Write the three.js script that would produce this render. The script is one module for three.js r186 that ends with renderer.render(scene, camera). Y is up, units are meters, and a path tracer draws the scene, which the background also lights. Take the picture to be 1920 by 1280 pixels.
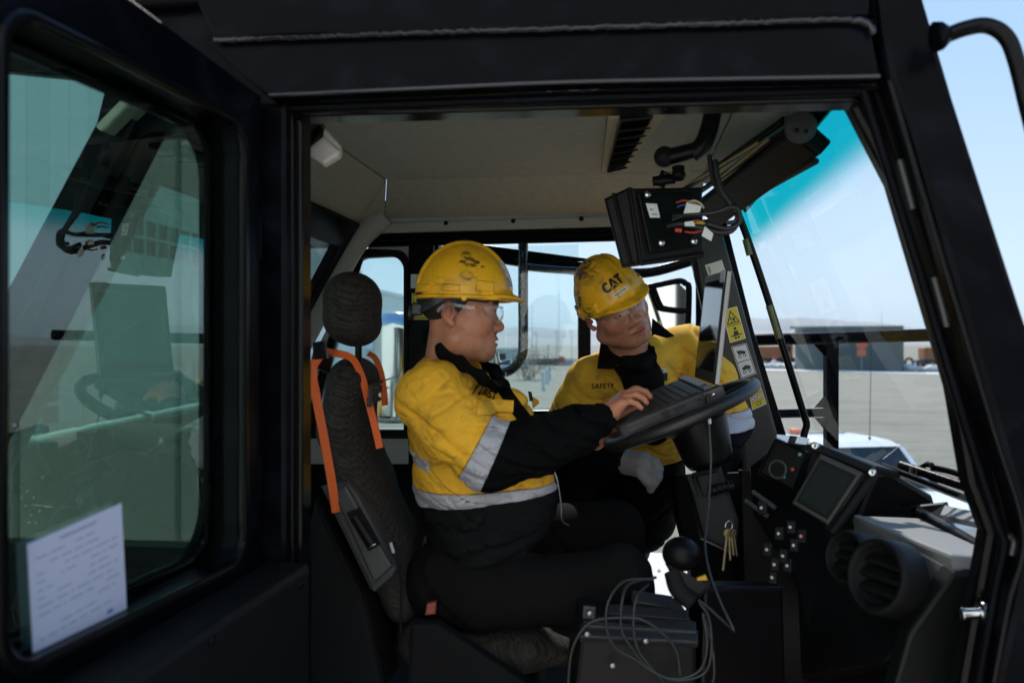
import * as THREE from 'three';
import { RoundedBoxGeometry } from 'three/addons/geometries/RoundedBoxGeometry.js';
import { mergeGeometries, toCreasedNormals } from 'three/addons/utils/BufferGeometryUtils.js';
import { ImprovedNoise } from 'three/addons/math/ImprovedNoise.js';

// ------------------------------------------------------------------ camera, sky, sun, exposure
const scene = new THREE.Scene();
const EYE = 3.4, F = 1493, YAW = THREE.MathUtils.degToRad(8);
const camera = new THREE.PerspectiveCamera(46.4, 1920 / 1280, 0.05, 12000);
camera.position.set(0, EYE, 0);
camera.rotation.order = 'YXZ';
camera.rotation.set(0.0034, YAW, 0);
camera.focus = 2.7; camera.userData.fStop = 2.8;
camera.updateMatrixWorld(true);

const SUN = new THREE.Vector3(-0.112, 0.728, -0.676).normalize();
function makeSky() {
  const w = 512, h = 256, d = new Float32Array(w * h * 4);
  for (let j = 0; j < h; j++) for (let i = 0; i < w; i++) {
    const el = ((j + 0.5) / h - 0.5) * Math.PI, az = ((i + 0.5) / w - 0.5) * 2 * Math.PI;
    const v = new THREE.Vector3(Math.cos(el) * Math.cos(az), Math.sin(el), Math.cos(el) * Math.sin(az));
    const e = Math.max(0, Math.sin(el)), t = Math.pow(e, 0.55), k = (j * w + i) * 4;
    let c = [0.82 - 0.84 * t, 0.97 - 0.76 * t, 1.04 - 0.42 * t].map((x) => Math.max(x, 0.06));
    const a = Math.max(0, v.dot(SUN)), g = 0.5 * Math.pow(a, 40) + 0.12 * Math.pow(a, 8);
    c = c.map((x, n) => (x + g * [1, 0.97, 0.9][n]) * 1.04);
    if (el < 0) c = [0.40, 0.38, 0.35];
    d[k] = c[0]; d[k + 1] = c[1]; d[k + 2] = c[2]; d[k + 3] = 1;
  }
  const t = new THREE.DataTexture(d, w, h, THREE.RGBAFormat, THREE.FloatType);
  t.mapping = THREE.EquirectangularReflectionMapping; t.magFilter = THREE.LinearFilter; t.needsUpdate = true;
  return t;
}
scene.background = makeSky(); scene.environment = scene.background;
const sun = new THREE.DirectionalLight(new THREE.Color(1, 0.955, 0.88), 4.8);
sun.position.copy(SUN).multiplyScalar(60); sun.castShadow = true;
sun.shadow.mapSize.set(4096, 4096);
Object.assign(sun.shadow.camera, { left: -40, right: 40, top: 40, bottom: -40, near: 1, far: 200 });
scene.add(sun, sun.target);
const renderer = new THREE.WebGLRenderer({ antialias: true });
renderer.toneMapping = THREE.LinearToneMapping; renderer.toneMappingExposure = 1.2; renderer.shadowMap.enabled = true;

// ------------------------------------------------------------------ helpers
let seed = 7; const rnd = () => { seed = (seed * 1664525 + 1013904223) >>> 0; return seed / 4294967296; };
const V = (x, y, z) => new THREE.Vector3(x, y, z);
const CR = V(1, 0, 0).applyQuaternion(camera.quaternion), CU = V(0, 1, 0).applyQuaternion(camera.quaternion), CF = V(0, 0, -1).applyQuaternion(camera.quaternion);
const ray = (px, py) => CF.clone().addScaledVector(CR, (px - 960) / F).addScaledVector(CU, (640 - py) / F);
const Q = (px, py, d) => ray(px, py).multiplyScalar(d).add(camera.position);
const ZP = (px, py, z) => { const r = ray(px, py); return r.multiplyScalar(z / r.z).add(camera.position); };
const XP = (px, py, x) => { const r = ray(px, py); return r.multiplyScalar(x / r.x).add(camera.position); };
const YP = (px, py, y) => { const r = ray(px, py); return r.multiplyScalar((y - EYE) / r.y).add(camera.position); };
const lin = (r, g, b) => new THREE.Color().setRGB(r, g, b);
const noiseGen = new ImprovedNoise();
const noise = (x, y, z) => noiseGen.noise(x + 31.7, y + 11.3, z + 57.1);
const fbm = (x, y, z, o = 4) => { let s = 0, a = 0.5, f = 1; for (let i = 0; i < o; i++) { s += a * noise(x * f, y * f, z * f); a *= 0.5; f *= 2.03; } return s; };

function std(c, rough = 0.6, metal = 0, extra = {}) {
  return new THREE.MeshPhysicalMaterial({ color: lin(...c), roughness: rough, metalness: metal, ...extra });
}
function dataTex(n, fn, rep = [1, 1], srgb = false) {
  const d = new Uint8Array(n * n * 4);
  for (let j = 0; j < n; j++) for (let i = 0; i < n; i++) { const c = fn(i / n, j / n); for (let k = 0; k < 3; k++) d[(j * n + i) * 4 + k] = Math.max(0, Math.min(255, c[k] * 255)); d[(j * n + i) * 4 + 3] = 255; }
  const t = new THREE.DataTexture(d, n, n); t.wrapS = t.wrapT = THREE.RepeatWrapping; t.magFilter = THREE.LinearFilter; t.minFilter = THREE.LinearMipmapLinearFilter; t.repeat.set(...rep);
  if (srgb) t.colorSpace = THREE.SRGBColorSpace; t.needsUpdate = true; return t;
}
// noise that repeats on a unit tile
const tn = (u, v, f, s = 0) => { const a = u * 2 * Math.PI, b = v * 2 * Math.PI, r = f / (2 * Math.PI); return noise(Math.cos(a) * r + s, Math.sin(a) * r + Math.cos(b) * r * 1.3, Math.sin(b) * r - s); };
const hash = (i, j) => { const s = Math.sin(i * 127.1 + j * 311.7) * 43758.5453; return s - Math.floor(s); };
function canvasTex(w, h, draw) {
  const c = document.createElement('canvas'); c.width = w; c.height = h; const g = c.getContext('2d'); draw(g, w, h);
  const t = new THREE.CanvasTexture(c); t.colorSpace = THREE.SRGBColorSpace; t.magFilter = THREE.LinearFilter; return t;
}

const taken = {};
const numbered = (n) => { const k = taken[n] = (taken[n] ?? -1) + 1; return k ? `${n}_${String(k).padStart(3, '0')}` : n; };
const things = [];
function thing(name, label, category, group) {
  const o = new THREE.Group(); o.name = numbered(name); o.userData = { label, category }; if (group) o.userData.group = group;
  scene.add(o); things.push(o); return o;
}
function part(name, geo, mat, parent) {
  const m = new THREE.Mesh(Array.isArray(geo) ? merge(geo) : geo, mat); m.name = name; m.castShadow = m.receiveShadow = true;
  (parent || scene).add(m); return m;
}
function single(name, geo, mat, label, category, group) {
  const m = part(numbered(name), geo, mat); m.userData = { label, category }; if (group) m.userData.group = group; things.push(m); return m;
}
function structure(name, geo, mat) { const m = part(name, geo, mat); m.userData = { kind: 'structure' }; return m; }
function merge(list) {
  const l = list.map((g) => { let h = g.index ? g.toNonIndexed() : g; h = h.clone(); for (const k of Object.keys(h.attributes)) if (!['position', 'normal', 'uv'].includes(k)) h.deleteAttribute(k); return h; });
  return mergeGeometries(l);
}
function copyOf(o, pos, rotY, label) {
  const c = o.clone(); c.name = numbered(o.name.replace(/_\d{3}$/, '')); c.userData = { ...o.userData }; if (label) c.userData.label = label;
  scene.add(c); if (pos) c.position.copy(pos); if (rotY !== undefined) c.rotation.y = rotY; return c;
}
const shapeOf = (pts) => new THREE.Shape(pts.map((p) => new THREE.Vector2(p[0], p[1])));
function extrude(shape, t, b = 0.004, seg = 2) {
  return new THREE.ExtrudeGeometry(shape, { depth: Math.max(t - 2 * b, 1e-4), bevelEnabled: b > 0, bevelThickness: b, bevelSize: b, bevelOffset: -b, bevelSegments: seg, curveSegments: 10 }).translate(0, 0, b);
}
// polygon given as pixels on a side plane z of the cab, extruded away from the camera
function polyZ(px, z, t, b = 0.004) { return extrude(shapeOf(px.map(([x, y]) => { const p = ZP(x, y, z); return [p.x, p.y]; })), t, b).translate(0, 0, z - t); }
function ringZ(outer, hole, z, t, b = 0.003) {
  const s = shapeOf(outer.map(([x, y]) => { const p = ZP(x, y, z); return [p.x, p.y]; }));
  s.holes.push(new THREE.Path(hole.map(([x, y]) => { const p = ZP(x, y, z); return new THREE.Vector2(p.x, p.y); })));
  return extrude(s, t, b).translate(0, 0, z - t);
}
// a flat plate through (nearly) coplanar 3-D points, thickness t away from the side that "towards" lies on
function plate(pts, t, b = 0.003, towards = camera.position) {
  const o = pts[0], u = pts[1].clone().sub(o).normalize();
  const n = new THREE.Vector3(); for (let i = 1; i + 1 < pts.length; i++) n.add(pts[i].clone().sub(o).cross(pts[i + 1].clone().sub(o))); n.normalize();
  if (n.dot(towards.clone().sub(o)) < 0) n.negate();
  const v = n.clone().cross(u);
  const s = shapeOf(pts.map((p) => { const d = p.clone().sub(o); return [d.dot(u), d.dot(v)]; }));
  const g = extrude(s, t, b).translate(0, 0, -t);
  return g.applyMatrix4(new THREE.Matrix4().makeBasis(u, v, n).setPosition(o));
}
function quad(tl, tr, br, bl, lift = 0) {
  const g = new THREE.BufferGeometry(), n = tr.clone().sub(tl).cross(bl.clone().sub(tl)).negate().normalize(), P = [tl, tr, br, bl].map((p) => p.clone().addScaledVector(n, lift));
  g.setAttribute('position', new THREE.Float32BufferAttribute(P.flatMap((p) => p.toArray()), 3));
  g.setAttribute('normal', new THREE.Float32BufferAttribute(P.flatMap(() => n.toArray()), 3));
  g.setAttribute('uv', new THREE.Float32BufferAttribute([0, 1, 1, 1, 1, 0, 0, 0], 2)); g.setIndex([0, 2, 1, 0, 3, 2]); return g;
}
function box(x0, x1, y0, y1, z0, z1, r = 0.006) {
  const w = Math.abs(x1 - x0), h = Math.abs(y1 - y0), d = Math.abs(z1 - z0);
  return new RoundedBoxGeometry(w, h, d, 2, Math.min(r, w / 2.01, h / 2.01, d / 2.01)).translate((x0 + x1) / 2, (y0 + y1) / 2, (z0 + z1) / 2);
}
function tube(pts, r, seg = 40, sides = 10, closed = false) { return new THREE.TubeGeometry(new THREE.CatmullRomCurve3(pts, closed, 'catmullrom', 0.5), seg, r, sides, closed); }
function rod(a, b, r, r2 = r, sides = 16) {
  const d = b.clone().sub(a), g = new THREE.CylinderGeometry(r2, r, d.length(), sides);
  return g.applyQuaternion(new THREE.Quaternion().setFromUnitVectors(V(0, 1, 0), d.clone().normalize())).translate((a.x + b.x) / 2, (a.y + b.y) / 2, (a.z + b.z) / 2);
}
function lathe(prof, at, axis, seg = 32) {
  const g = new THREE.LatheGeometry(prof.map((p) => new THREE.Vector2(p[0], p[1])), seg);
  return g.applyQuaternion(new THREE.Quaternion().setFromUnitVectors(V(0, 1, 0), axis.clone().normalize())).translate(at.x, at.y, at.z);
}
// flat strap along points, width direction w
function strap(pts, width, wdir, thick = 0.0025, seg = 40) {
  const c = new THREE.CatmullRomCurve3(pts), pos = [], nor = [], uv = [], idx = [], L = c.getLength();
  for (let i = 0; i <= seg; i++) {
    const p = c.getPoint(i / seg), t = c.getTangent(i / seg), w = (Array.isArray(wdir) ? wdir[0].clone().lerp(wdir[1], i / seg) : wdir.clone()); w.addScaledVector(t, -w.dot(t)).normalize();
    const n = w.clone().cross(t).normalize();
    for (const [a, b] of [[-1, 1], [1, 1], [1, -1], [-1, -1]]) { const q = p.clone().addScaledVector(w, a * width / 2).addScaledVector(n, b * thick / 2); pos.push(...q.toArray()); nor.push(...n.clone().multiplyScalar(b).addScaledVector(w, a * 0.25).normalize().toArray()); uv.push(a * width / 2, i / seg * L); }
  }
  for (let i = 0; i < seg; i++) for (let k = 0; k < 4; k++) { const a = i * 4 + k, b = i * 4 + (k + 1) % 4; idx.push(a, b, a + 4, b, b + 4, a + 4); }
  const g = new THREE.BufferGeometry(); g.setAttribute('position', new THREE.Float32BufferAttribute(pos, 3)); g.setAttribute('normal', new THREE.Float32BufferAttribute(nor, 3)); g.setAttribute('uv', new THREE.Float32BufferAttribute(uv, 2)); g.setIndex(idx); return g;
}

// ------------------------------------------------------------------ signed distance modelling
const smin = (a, b, k) => { const h = Math.max(k - Math.abs(a - b), 0) / k; return Math.min(a, b) - h * h * k * 0.25; };
const smax = (a, b, k) => -smin(-a, -b, k);
const cap = (p, a, b, ra, rb) => {
  const bx = b[0] - a[0], by = b[1] - a[1], bz = b[2] - a[2], px = p[0] - a[0], py = p[1] - a[1], pz = p[2] - a[2];
  const t = Math.max(0, Math.min(1, (px * bx + py * by + pz * bz) / (bx * bx + by * by + bz * bz + 1e-12)));
  return Math.hypot(px - bx * t, py - by * t, pz - bz * t) - (ra + (rb - ra) * t);
};
const ell = (p, c, r) => {
  const x = (p[0] - c[0]) / r[0], y = (p[1] - c[1]) / r[1], z = (p[2] - c[2]) / r[2], k0 = Math.hypot(x, y, z), k1 = Math.hypot(x / r[0], y / r[1], z / r[2]);
  return k1 < 1e-9 ? -Math.min(...r) : k0 * (k0 - 1) / k1;
};
const sph = (p, c, r) => Math.hypot(p[0] - c[0], p[1] - c[1], p[2] - c[2]) - r;
const rbox = (p, c, h, r) => { const x = Math.abs(p[0] - c[0]) - h[0] + r, y = Math.abs(p[1] - c[1]) - h[1] + r, z = Math.abs(p[2] - c[2]) - h[2] + r; return Math.hypot(Math.max(x, 0), Math.max(y, 0), Math.max(z, 0)) + Math.min(Math.max(x, y, z), 0) - r; };
// surface nets with the vertices drawn onto the surface and normals from the field
function sdfMesh(f, lo, hi, cell, { color, uv } = {}) {
  const n = [0, 1, 2].map((k) => Math.ceil((hi[k] - lo[k]) / cell) + 1), [nx, ny, nz] = n, val = new Float32Array(nx * ny * nz), B = 6, p = [0, 0, 0];
  const at = (i, j, k) => i + nx * (j + ny * k);
  for (let k0 = 0; k0 < nz; k0 += B) for (let j0 = 0; j0 < ny; j0 += B) for (let i0 = 0; i0 < nx; i0 += B) {
    const h = (B - 1) / 2; p[0] = lo[0] + (i0 + h) * cell; p[1] = lo[1] + (j0 + h) * cell; p[2] = lo[2] + (k0 + h) * cell;
    const d = f(p), skip = Math.abs(d) > cell * (B * 0.87 + 1) * 1.7;
    for (let k = k0; k < Math.min(nz, k0 + B); k++) for (let j = j0; j < Math.min(ny, j0 + B); j++) for (let i = i0; i < Math.min(nx, i0 + B); i++) {
      if (skip) val[at(i, j, k)] = d; else { p[0] = lo[0] + i * cell; p[1] = lo[1] + j * cell; p[2] = lo[2] + k * cell; val[at(i, j, k)] = f(p); }
    }
  }
  const id = new Int32Array(nx * ny * nz).fill(-1), pos = [], idx = [];
  const E = [[0, 1], [2, 3], [4, 5], [6, 7], [0, 2], [1, 3], [4, 6], [5, 7], [0, 4], [1, 5], [2, 6], [3, 7]], c8 = new Float32Array(8);
  for (let k = 0; k < nz - 1; k++) for (let j = 0; j < ny - 1; j++) for (let i = 0; i < nx - 1; i++) {
    let m = 0; for (let c = 0; c < 8; c++) { c8[c] = val[at(i + (c & 1), j + (c >> 1 & 1), k + (c >> 2))]; if (c8[c] < 0) m |= 1 << c; }
    if (m === 0 || m === 255) continue;
    let x = 0, y = 0, z = 0, q = 0;
    for (const [a, b] of E) if ((c8[a] < 0) !== (c8[b] < 0)) { const t = c8[a] / (c8[a] - c8[b]); x += (a & 1) + t * ((b & 1) - (a & 1)); y += (a >> 1 & 1) + t * ((b >> 1 & 1) - (a >> 1 & 1)); z += (a >> 2) + t * ((b >> 2) - (a >> 2)); q++; }
    id[at(i, j, k)] = pos.length / 3; pos.push(lo[0] + (i + x / q) * cell, lo[1] + (j + y / q) * cell, lo[2] + (k + z / q) * cell);
  }
  for (let k = 1; k < nz - 1; k++) for (let j = 1; j < ny - 1; j++) for (let i = 1; i < nx - 1; i++) {
    const a = val[at(i, j, k)] < 0;
    const put = (v0, v1, v2, v3, flip) => { if (v0 < 0 || v1 < 0 || v2 < 0 || v3 < 0) return; flip ? idx.push(v0, v2, v1, v0, v3, v2) : idx.push(v0, v1, v2, v0, v2, v3); };
    if (a !== val[at(i + 1, j, k)] < 0) put(id[at(i, j - 1, k - 1)], id[at(i, j, k - 1)], id[at(i, j, k)], id[at(i, j - 1, k)], !a);
    if (a !== val[at(i, j + 1, k)] < 0) put(id[at(i - 1, j, k - 1)], id[at(i - 1, j, k)], id[at(i, j, k)], id[at(i, j, k - 1)], !a);
    if (a !== val[at(i, j, k + 1)] < 0) put(id[at(i - 1, j - 1, k)], id[at(i, j - 1, k)], id[at(i, j, k)], id[at(i - 1, j, k)], !a);
  }
  const nor = new Float32Array(pos.length), N = pos.length / 3, e = cell * 0.45, col = color ? new Float32Array(pos.length) : null, uvs = new Float32Array(N * 2);
  const grad = (q) => { const r = [0, 0, 0]; for (let a = 0; a < 3; a++) { const s = q[a]; q[a] = s + e; const u = f(q); q[a] = s - e; r[a] = (u - f(q)) / (2 * e); q[a] = s; } return r; };
  for (let v = 0; v < N; v++) {
    const q = [pos[3 * v], pos[3 * v + 1], pos[3 * v + 2]]; let g = grad(q), l2 = g[0] * g[0] + g[1] * g[1] + g[2] * g[2];
    if (l2 > 0.05) { const s = Math.max(-0.7 * cell, Math.min(0.7 * cell, f(q) / l2)); for (let a = 0; a < 3; a++) q[a] -= g[a] * s; g = grad(q); l2 = g[0] * g[0] + g[1] * g[1] + g[2] * g[2]; }
    const l = Math.sqrt(l2) || 1; for (let a = 0; a < 3; a++) { pos[3 * v + a] = q[a]; nor[3 * v + a] = g[a] / l; }
    if (col) col.set(color(q, [g[0] / l, g[1] / l, g[2] / l]), 3 * v);
    const t = uv ? uv(q) : [q[0] + q[2] * 0.7, q[1] + q[2] * 0.2]; uvs[2 * v] = t[0]; uvs[2 * v + 1] = t[1];
  }
  const g = new THREE.BufferGeometry(); g.setAttribute('position', new THREE.Float32BufferAttribute(pos, 3)); g.setAttribute('normal', new THREE.BufferAttribute(nor, 3)); g.setAttribute('uv', new THREE.BufferAttribute(uvs, 2));
  if (col) g.setAttribute('color', new THREE.BufferAttribute(col, 3)); g.setIndex(idx); return g;
}
// a printed patch lying on a modelled surface: centre, right, up, outward normal; size w x h
function sdfPatch(f, c, right, up, out, w, h, lift = 0.0012, nu = 24, nv = 12) {
  const pos = [], uv = [], idx = [];
  for (let j = 0; j <= nv; j++) for (let i = 0; i <= nu; i++) {
    const q = c.clone().addScaledVector(right, (i / nu - 0.5) * w).addScaledVector(up, (j / nv - 0.5) * h).addScaledVector(out, 0.09);
    const q0 = q.clone(); for (let s = 0; s < 60; s++) { const d = f(q.toArray()) - lift; if (d < 2e-5) break; q.addScaledVector(out, -d * 0.8); if (q.distanceTo(q0) > 0.7) { q.copy(q0).addScaledVector(out, -0.09); break; } }
    pos.push(...q.toArray()); uv.push(i / nu, j / nv);
  }
  for (let j = 0; j < nv; j++) for (let i = 0; i < nu; i++) { const a = j * (nu + 1) + i; idx.push(a, a + 1, a + nu + 2, a, a + nu + 2, a + nu + 1); }
  const g = new THREE.BufferGeometry(); g.setAttribute('position', new THREE.Float32BufferAttribute(pos, 3)); g.setAttribute('uv', new THREE.Float32BufferAttribute(uv, 2)); g.setIndex(idx); g.computeVertexNormals(); return g;
}
const A = (v) => v.toArray();

// ------------------------------------------------------------------ the yard: ground, hills, buildings
const gravelMap = dataTex(1024, (u, v) => {
  const g = 0.5 + 0.16 * tn(u, v, 40) + 0.12 * tn(u, v, 11, 5) + 0.10 * tn(u, v, 3, 9), s = hash(Math.floor(u * 1024), Math.floor(v * 1024)), p = s > 0.93 ? 0.18 : s < 0.12 ? -0.16 : (s - 0.5) * 0.16;
  const k = Math.max(0.1, Math.min(1, 0.62 + (g - 0.5) * 0.7 + p)); return [k, k * 0.985, k * 0.955];
}, [1, 1]);
const trackMap = dataTex(1024, (u, v) => {   // graded rows of gravel and wheel tracks, long in one direction
  const w = v + 0.012 * tn(u, v, 5, 3); let k = 0.78;
  k += 0.16 * noise(Math.cos(w * 6.283) * 9, Math.sin(w * 6.283) * 9, 2 + 0.8 * tn(u, v, 2)) + 0.14 * noise(Math.cos(w * 6.283) * 26, Math.sin(w * 6.283) * 26, 7) + 0.12 * tn(u, v, 18, 8) + 0.10 * tn(u, v, 60, 3) + 0.12 * (hash(Math.floor(u * 1024), Math.floor(v * 1024)) - 0.5);
  return [k, k * 0.99, k * 0.965];
}, [1, 1]);
{
  const g = new THREE.PlaneGeometry(9000, 9000, 1, 1).rotateX(-Math.PI / 2).translate(0, -0.008, -2500);
  const t = gravelMap; t.repeat.set(9000 / 3.1, 9000 / 3.1);
  structure('ground', g, new THREE.MeshPhysicalMaterial({ map: t, bumpMap: t, bumpScale: 0.02, color: lin(0.32, 0.295, 0.235), roughness: 0.95 }));
  const yard = new THREE.PlaneGeometry(220, 112, 1, 1).rotateX(-Math.PI / 2).translate(30, 0, -44);
  const t2 = trackMap; t2.repeat.set(220 / 42, 112 / 30);
  structure('gravel_yard', yard, new THREE.MeshPhysicalMaterial({ map: t2, bumpMap: gravelMap, bumpScale: 0.015, color: lin(0.275, 0.265, 0.21), roughness: 0.95 }));
  // low hills far off
  const far = (dist, h0, amp, s, x0, x1) => {
    const pos = [], idx = [], n = 260;
    for (let i = 0; i <= n; i++) { const x = x0 + (x1 - x0) * i / n, h = Math.max(4, h0 + amp * fbm(x * s, dist * 0.01, 3, 5)); pos.push(x, -2, -dist + 120 * fbm(x * s * 2, 9, 1, 3), x, h * 0.55, -dist - 260, x, h, -dist - 520, x, -2, -dist - 1200); }
    for (let i = 0; i < n; i++) for (let k = 0; k < 3; k++) { const a = i * 4 + k; idx.push(a, a + 4, a + 1, a + 1, a + 4, a + 5); }
    const gg = new THREE.BufferGeometry(); gg.setAttribute('position', new THREE.Float32BufferAttribute(pos, 3)); gg.setIndex(idx); gg.computeVertexNormals(); return gg;
  };
  const hillMat = std([0.34, 0.31, 0.27], 1);
  structure('hills', far(2600, 46, 70, 0.0011, -3800, 4200), hillMat);
  structure('hills_far', far(4600, 110, 190, 0.0006, -5200, 6200), hillMat);
}
const white = std([0.72, 0.73, 0.71], 0.55), offWhite = std([0.6, 0.62, 0.58], 0.6), darkGlass = std([0.02, 0.028, 0.03], 0.18, 0, { specularIntensity: 0.5 }), steel = std([0.45, 0.46, 0.47], 0.35, 0.9), yellowPaint = std([0.62, 0.33, 0.02], 0.42), rubber = std([0.018, 0.018, 0.019], 0.8), orangePaint = std([0.36, 0.13, 0.04], 0.6), concrete = std([0.5, 0.48, 0.44], 0.9), poleMat = std([0.33, 0.34, 0.35], 0.55, 0.5);

{ // long workshop on the left, running away from the truck: panels, upper window band, ground-floor windows and door
  const t = thing('workshop_building', 'long pale green workshop with panelled wall and an upper band of gridded windows', 'building');
  const X = -20, wallM = std([0.70, 0.76, 0.71], 0.7), wallM2 = std([0.64, 0.72, 0.66], 0.7), frameM = std([0.75, 0.76, 0.72], 0.6);
  part('wall', box(X - 14, X - 0.06, 0, 16, -58, 6, 0.02), wallM2, t);
  const panels = [];
  for (let z = 4, i = 0; z > -58; z -= 1.05, i++) { const p = part('wall_panel', box(X - 0.08, X, 2.9, 15.9, z - 1.035, z, 0.012), i % 3 ? wallM : wallM2, t); panels.push(p); }
  part('plinth', box(X - 0.1, X + 0.05, 0, 0.6, -58, 6, 0.02), concrete, t);
  part('string_course', box(X - 0.05, X + 0.12, 2.62, 2.88, -58, 6, 0.02), frameM, t);
  part('eaves_beam', box(X - 0.3, X + 0.35, 15.9, 16.3, -58.2, 6, 0.03), frameM, t);
  const win = (z0, z1, y0, y1, nu, nv) => {
    const f = part('window', box(X - 0.02, X + 0.03, y0, y1, z0, z1, 0.01), darkGlass, t);
    const bars = []; for (let i = 0; i <= nu; i++) { const z = z0 + (z1 - z0) * i / nu; bars.push(box(X + 0.02, X + 0.09, y0 - 0.05, y1 + 0.05, z - 0.05, z + 0.05, 0.01)); }
    for (let i = 0; i <= nv; i++) { const y = y0 + (y1 - y0) * i / nv; bars.push(box(X + 0.02, X + 0.085, y - 0.05, y + 0.05, z0, z1, 0.01)); }
    part('window_frame', bars, frameM, f);
  };
  win(-46, -29.2, 7.1, 8.65, 19, 2);
  win(-25.9, -24.9, 0.15, 2.45, 1, 2); win(-24.8, -23.8, 0.15, 2.45, 1, 2); win(-23.7, -22.7, 0.15, 2.45, 1, 2); win(-37.5, -35, 0.9, 2.45, 2, 2); win(-19.5, -17.5, 3.5, 5.3, 2, 2);
  const dr = part('door', box(X, X + 0.06, 0.05, 2.4, -28.2, -27.2, 0.01), frameM, t); part('door_panel', box(X + 0.05, X + 0.075, 0.2, 2.3, -28.1, -27.3, 0.006), offWhite, dr);
  // marked post at the corner of the forecourt
  const post = thing('marker_post', 'orange and red banded marker post in front of the pale workshop', 'post');
  const pp = V(X + 3.2, 0, -19.6); part('post', rod(pp, pp.clone().setY(2.5), 0.12), orangePaint, post); part('red_band', rod(pp.clone().setY(0.4), pp.clone().setY(1.4), 0.123), std([0.35, 0.05, 0.03], 0.6), post);
  // lower hall farther along
  const h = thing('warehouse', 'low white warehouse beyond the pale workshop, seen past the headrest', 'building');
  part('wall', box(X - 22, X, 0, 7.6, -92, -58.6, 0.05), std([0.66, 0.72, 0.7], 0.7), h);
  part('roof', box(X - 22.5, X + 0.3, 7.6, 7.9, -92.3, -58.6, 0.05), std([0.74, 0.78, 0.77], 0.6), h);
  for (let z = -64; z > -88; z -= 4.6) { const w = part('window', box(X - 0.05, X + 0.06, 4.2, 6.0, z - 3.2, z, 0.02), std([0.42, 0.5, 0.5], 0.3), h); part('window_bar', [0.8, 1.6, 2.4].map((k) => box(X + 0.05, X + 0.1, 4.2, 6.0, z - k - 0.08, z - k + 0.08, 0.02)), white, w); }
  part('canopy', box(X, X + 3, 2.9, 3.1, -90, -60, 0.05), white, h);
}
{ // repair shed on the other side of the truck, behind where the photograph was taken: a sunlit white wall and, beside it, an open bay
  const shedWhite = std([0.86, 0.85, 0.82], 0.6), bayWall = std([0.34, 0.35, 0.36], 0.8), bayFloor = std([0.32, 0.30, 0.27], 0.9), Z = 5.2;
  structure('concrete_apron', new THREE.PlaneGeometry(30, 6.6).rotateX(-Math.PI / 2).translate(-12.2, 0.006, 1.8), std([0.58, 0.55, 0.49], 0.9));
  const t = thing('repair_shed', 'tall white sheet-metal repair shed with an open bay facing the truck', 'building');
  part('wall', box(-28, 3.1, 0, 10, Z, 22, 0.05), shedWhite, t);
  for (let x = -27; x < 2; x += 2) part('rib', box(x - 0.06, x + 0.06, 0, 10, Z - 0.1, Z + 0.04, 0.02), shedWhite, t);
  part('bay_post', box(3.1, 3.6, 0, 12, Z - 0.05, Z + 0.6, 0.03), shedWhite, t); part('bay_post', box(26, 26.6, 0, 12, Z - 0.05, Z + 0.6, 0.03), shedWhite, t);
  part('bay_header', box(3.6, 26, 6.2, 12.0, Z, Z + 0.5, 0.03), shedWhite, t);
  part('bay_wall', [box(3.6, 26, 0, 12, 21, 21.5, 0.03), box(26, 26.5, 0, 12, Z + 0.6, 21, 0.03), box(3.15, 3.5, 0, 12, Z + 0.6, 21, 0.03)], bayWall, t);
  part('bay_floor', box(3.6, 26, 0.0, 0.03, Z, 21, 0.01), bayFloor, t);
  part('roof', box(-28.5, 27, 12.0, 12.4, Z - 0.3, 22.5, 0.05), steel, t); part('upper_wall', box(-28, 3.1, 10, 12, Z + 0.3, Z + 0.8, 0.05), shedWhite, t);
}
// ---- things across the yard, in front (seen through the windscreen)
const G = (px, py) => YP(px, py, 0);
{ // white painted boulders along the edge of the yard
  const mats = [std([0.62, 0.61, 0.57], 0.9), std([0.7, 0.69, 0.66], 0.9), std([0.5, 0.48, 0.45], 0.9)], geos = [];
  for (let k = 0; k < 5; k++) { const g = new THREE.IcosahedronGeometry(0.5, 2), p = g.attributes.position; for (let i = 0; i < p.count; i++) { const v = V(p.getX(i), p.getY(i), p.getZ(i)), s = 1 + 0.5 * fbm(v.x * 2.2 + k * 7, v.y * 2.2, v.z * 2.2, 3); p.setXYZ(i, v.x * s, v.y * s * 0.72, v.z * s); } g.computeVertexNormals(); geos.push(g); }
  const a = G(1400, 689.5), b = G(1790, 697.5); let i = 0;
  for (let f = 0; f <= 1; f += 0.0165 + rnd() * 0.008, i++) {
    const p = a.clone().lerp(b, f), s = 0.9 + rnd() * 0.75; p.y = 0.2 * s; p.x += (rnd() - 0.5) * 0.5; p.z += (rnd() - 0.5) * 0.8;
    const m = single('boulder', geos[i % 5], mats[Math.floor(rnd() * 3)], 'white painted boulder in the row edging the gravel yard', 'boulder', 'boulders edging the yard');
    m.position.copy(p); m.scale.set(s * 1.15, s, s); m.rotation.y = rnd() * 6.3;
  }
  structure('kerb_strip', plate([G(1400, 693.5), G(1795, 702.5), G(1795, 699.5), G(1400, 691)].map((p) => p.setY(0.045)), 0.04, 0.005, V(0, 50, 0)), std([0.66, 0.64, 0.6], 0.9));
}
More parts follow.
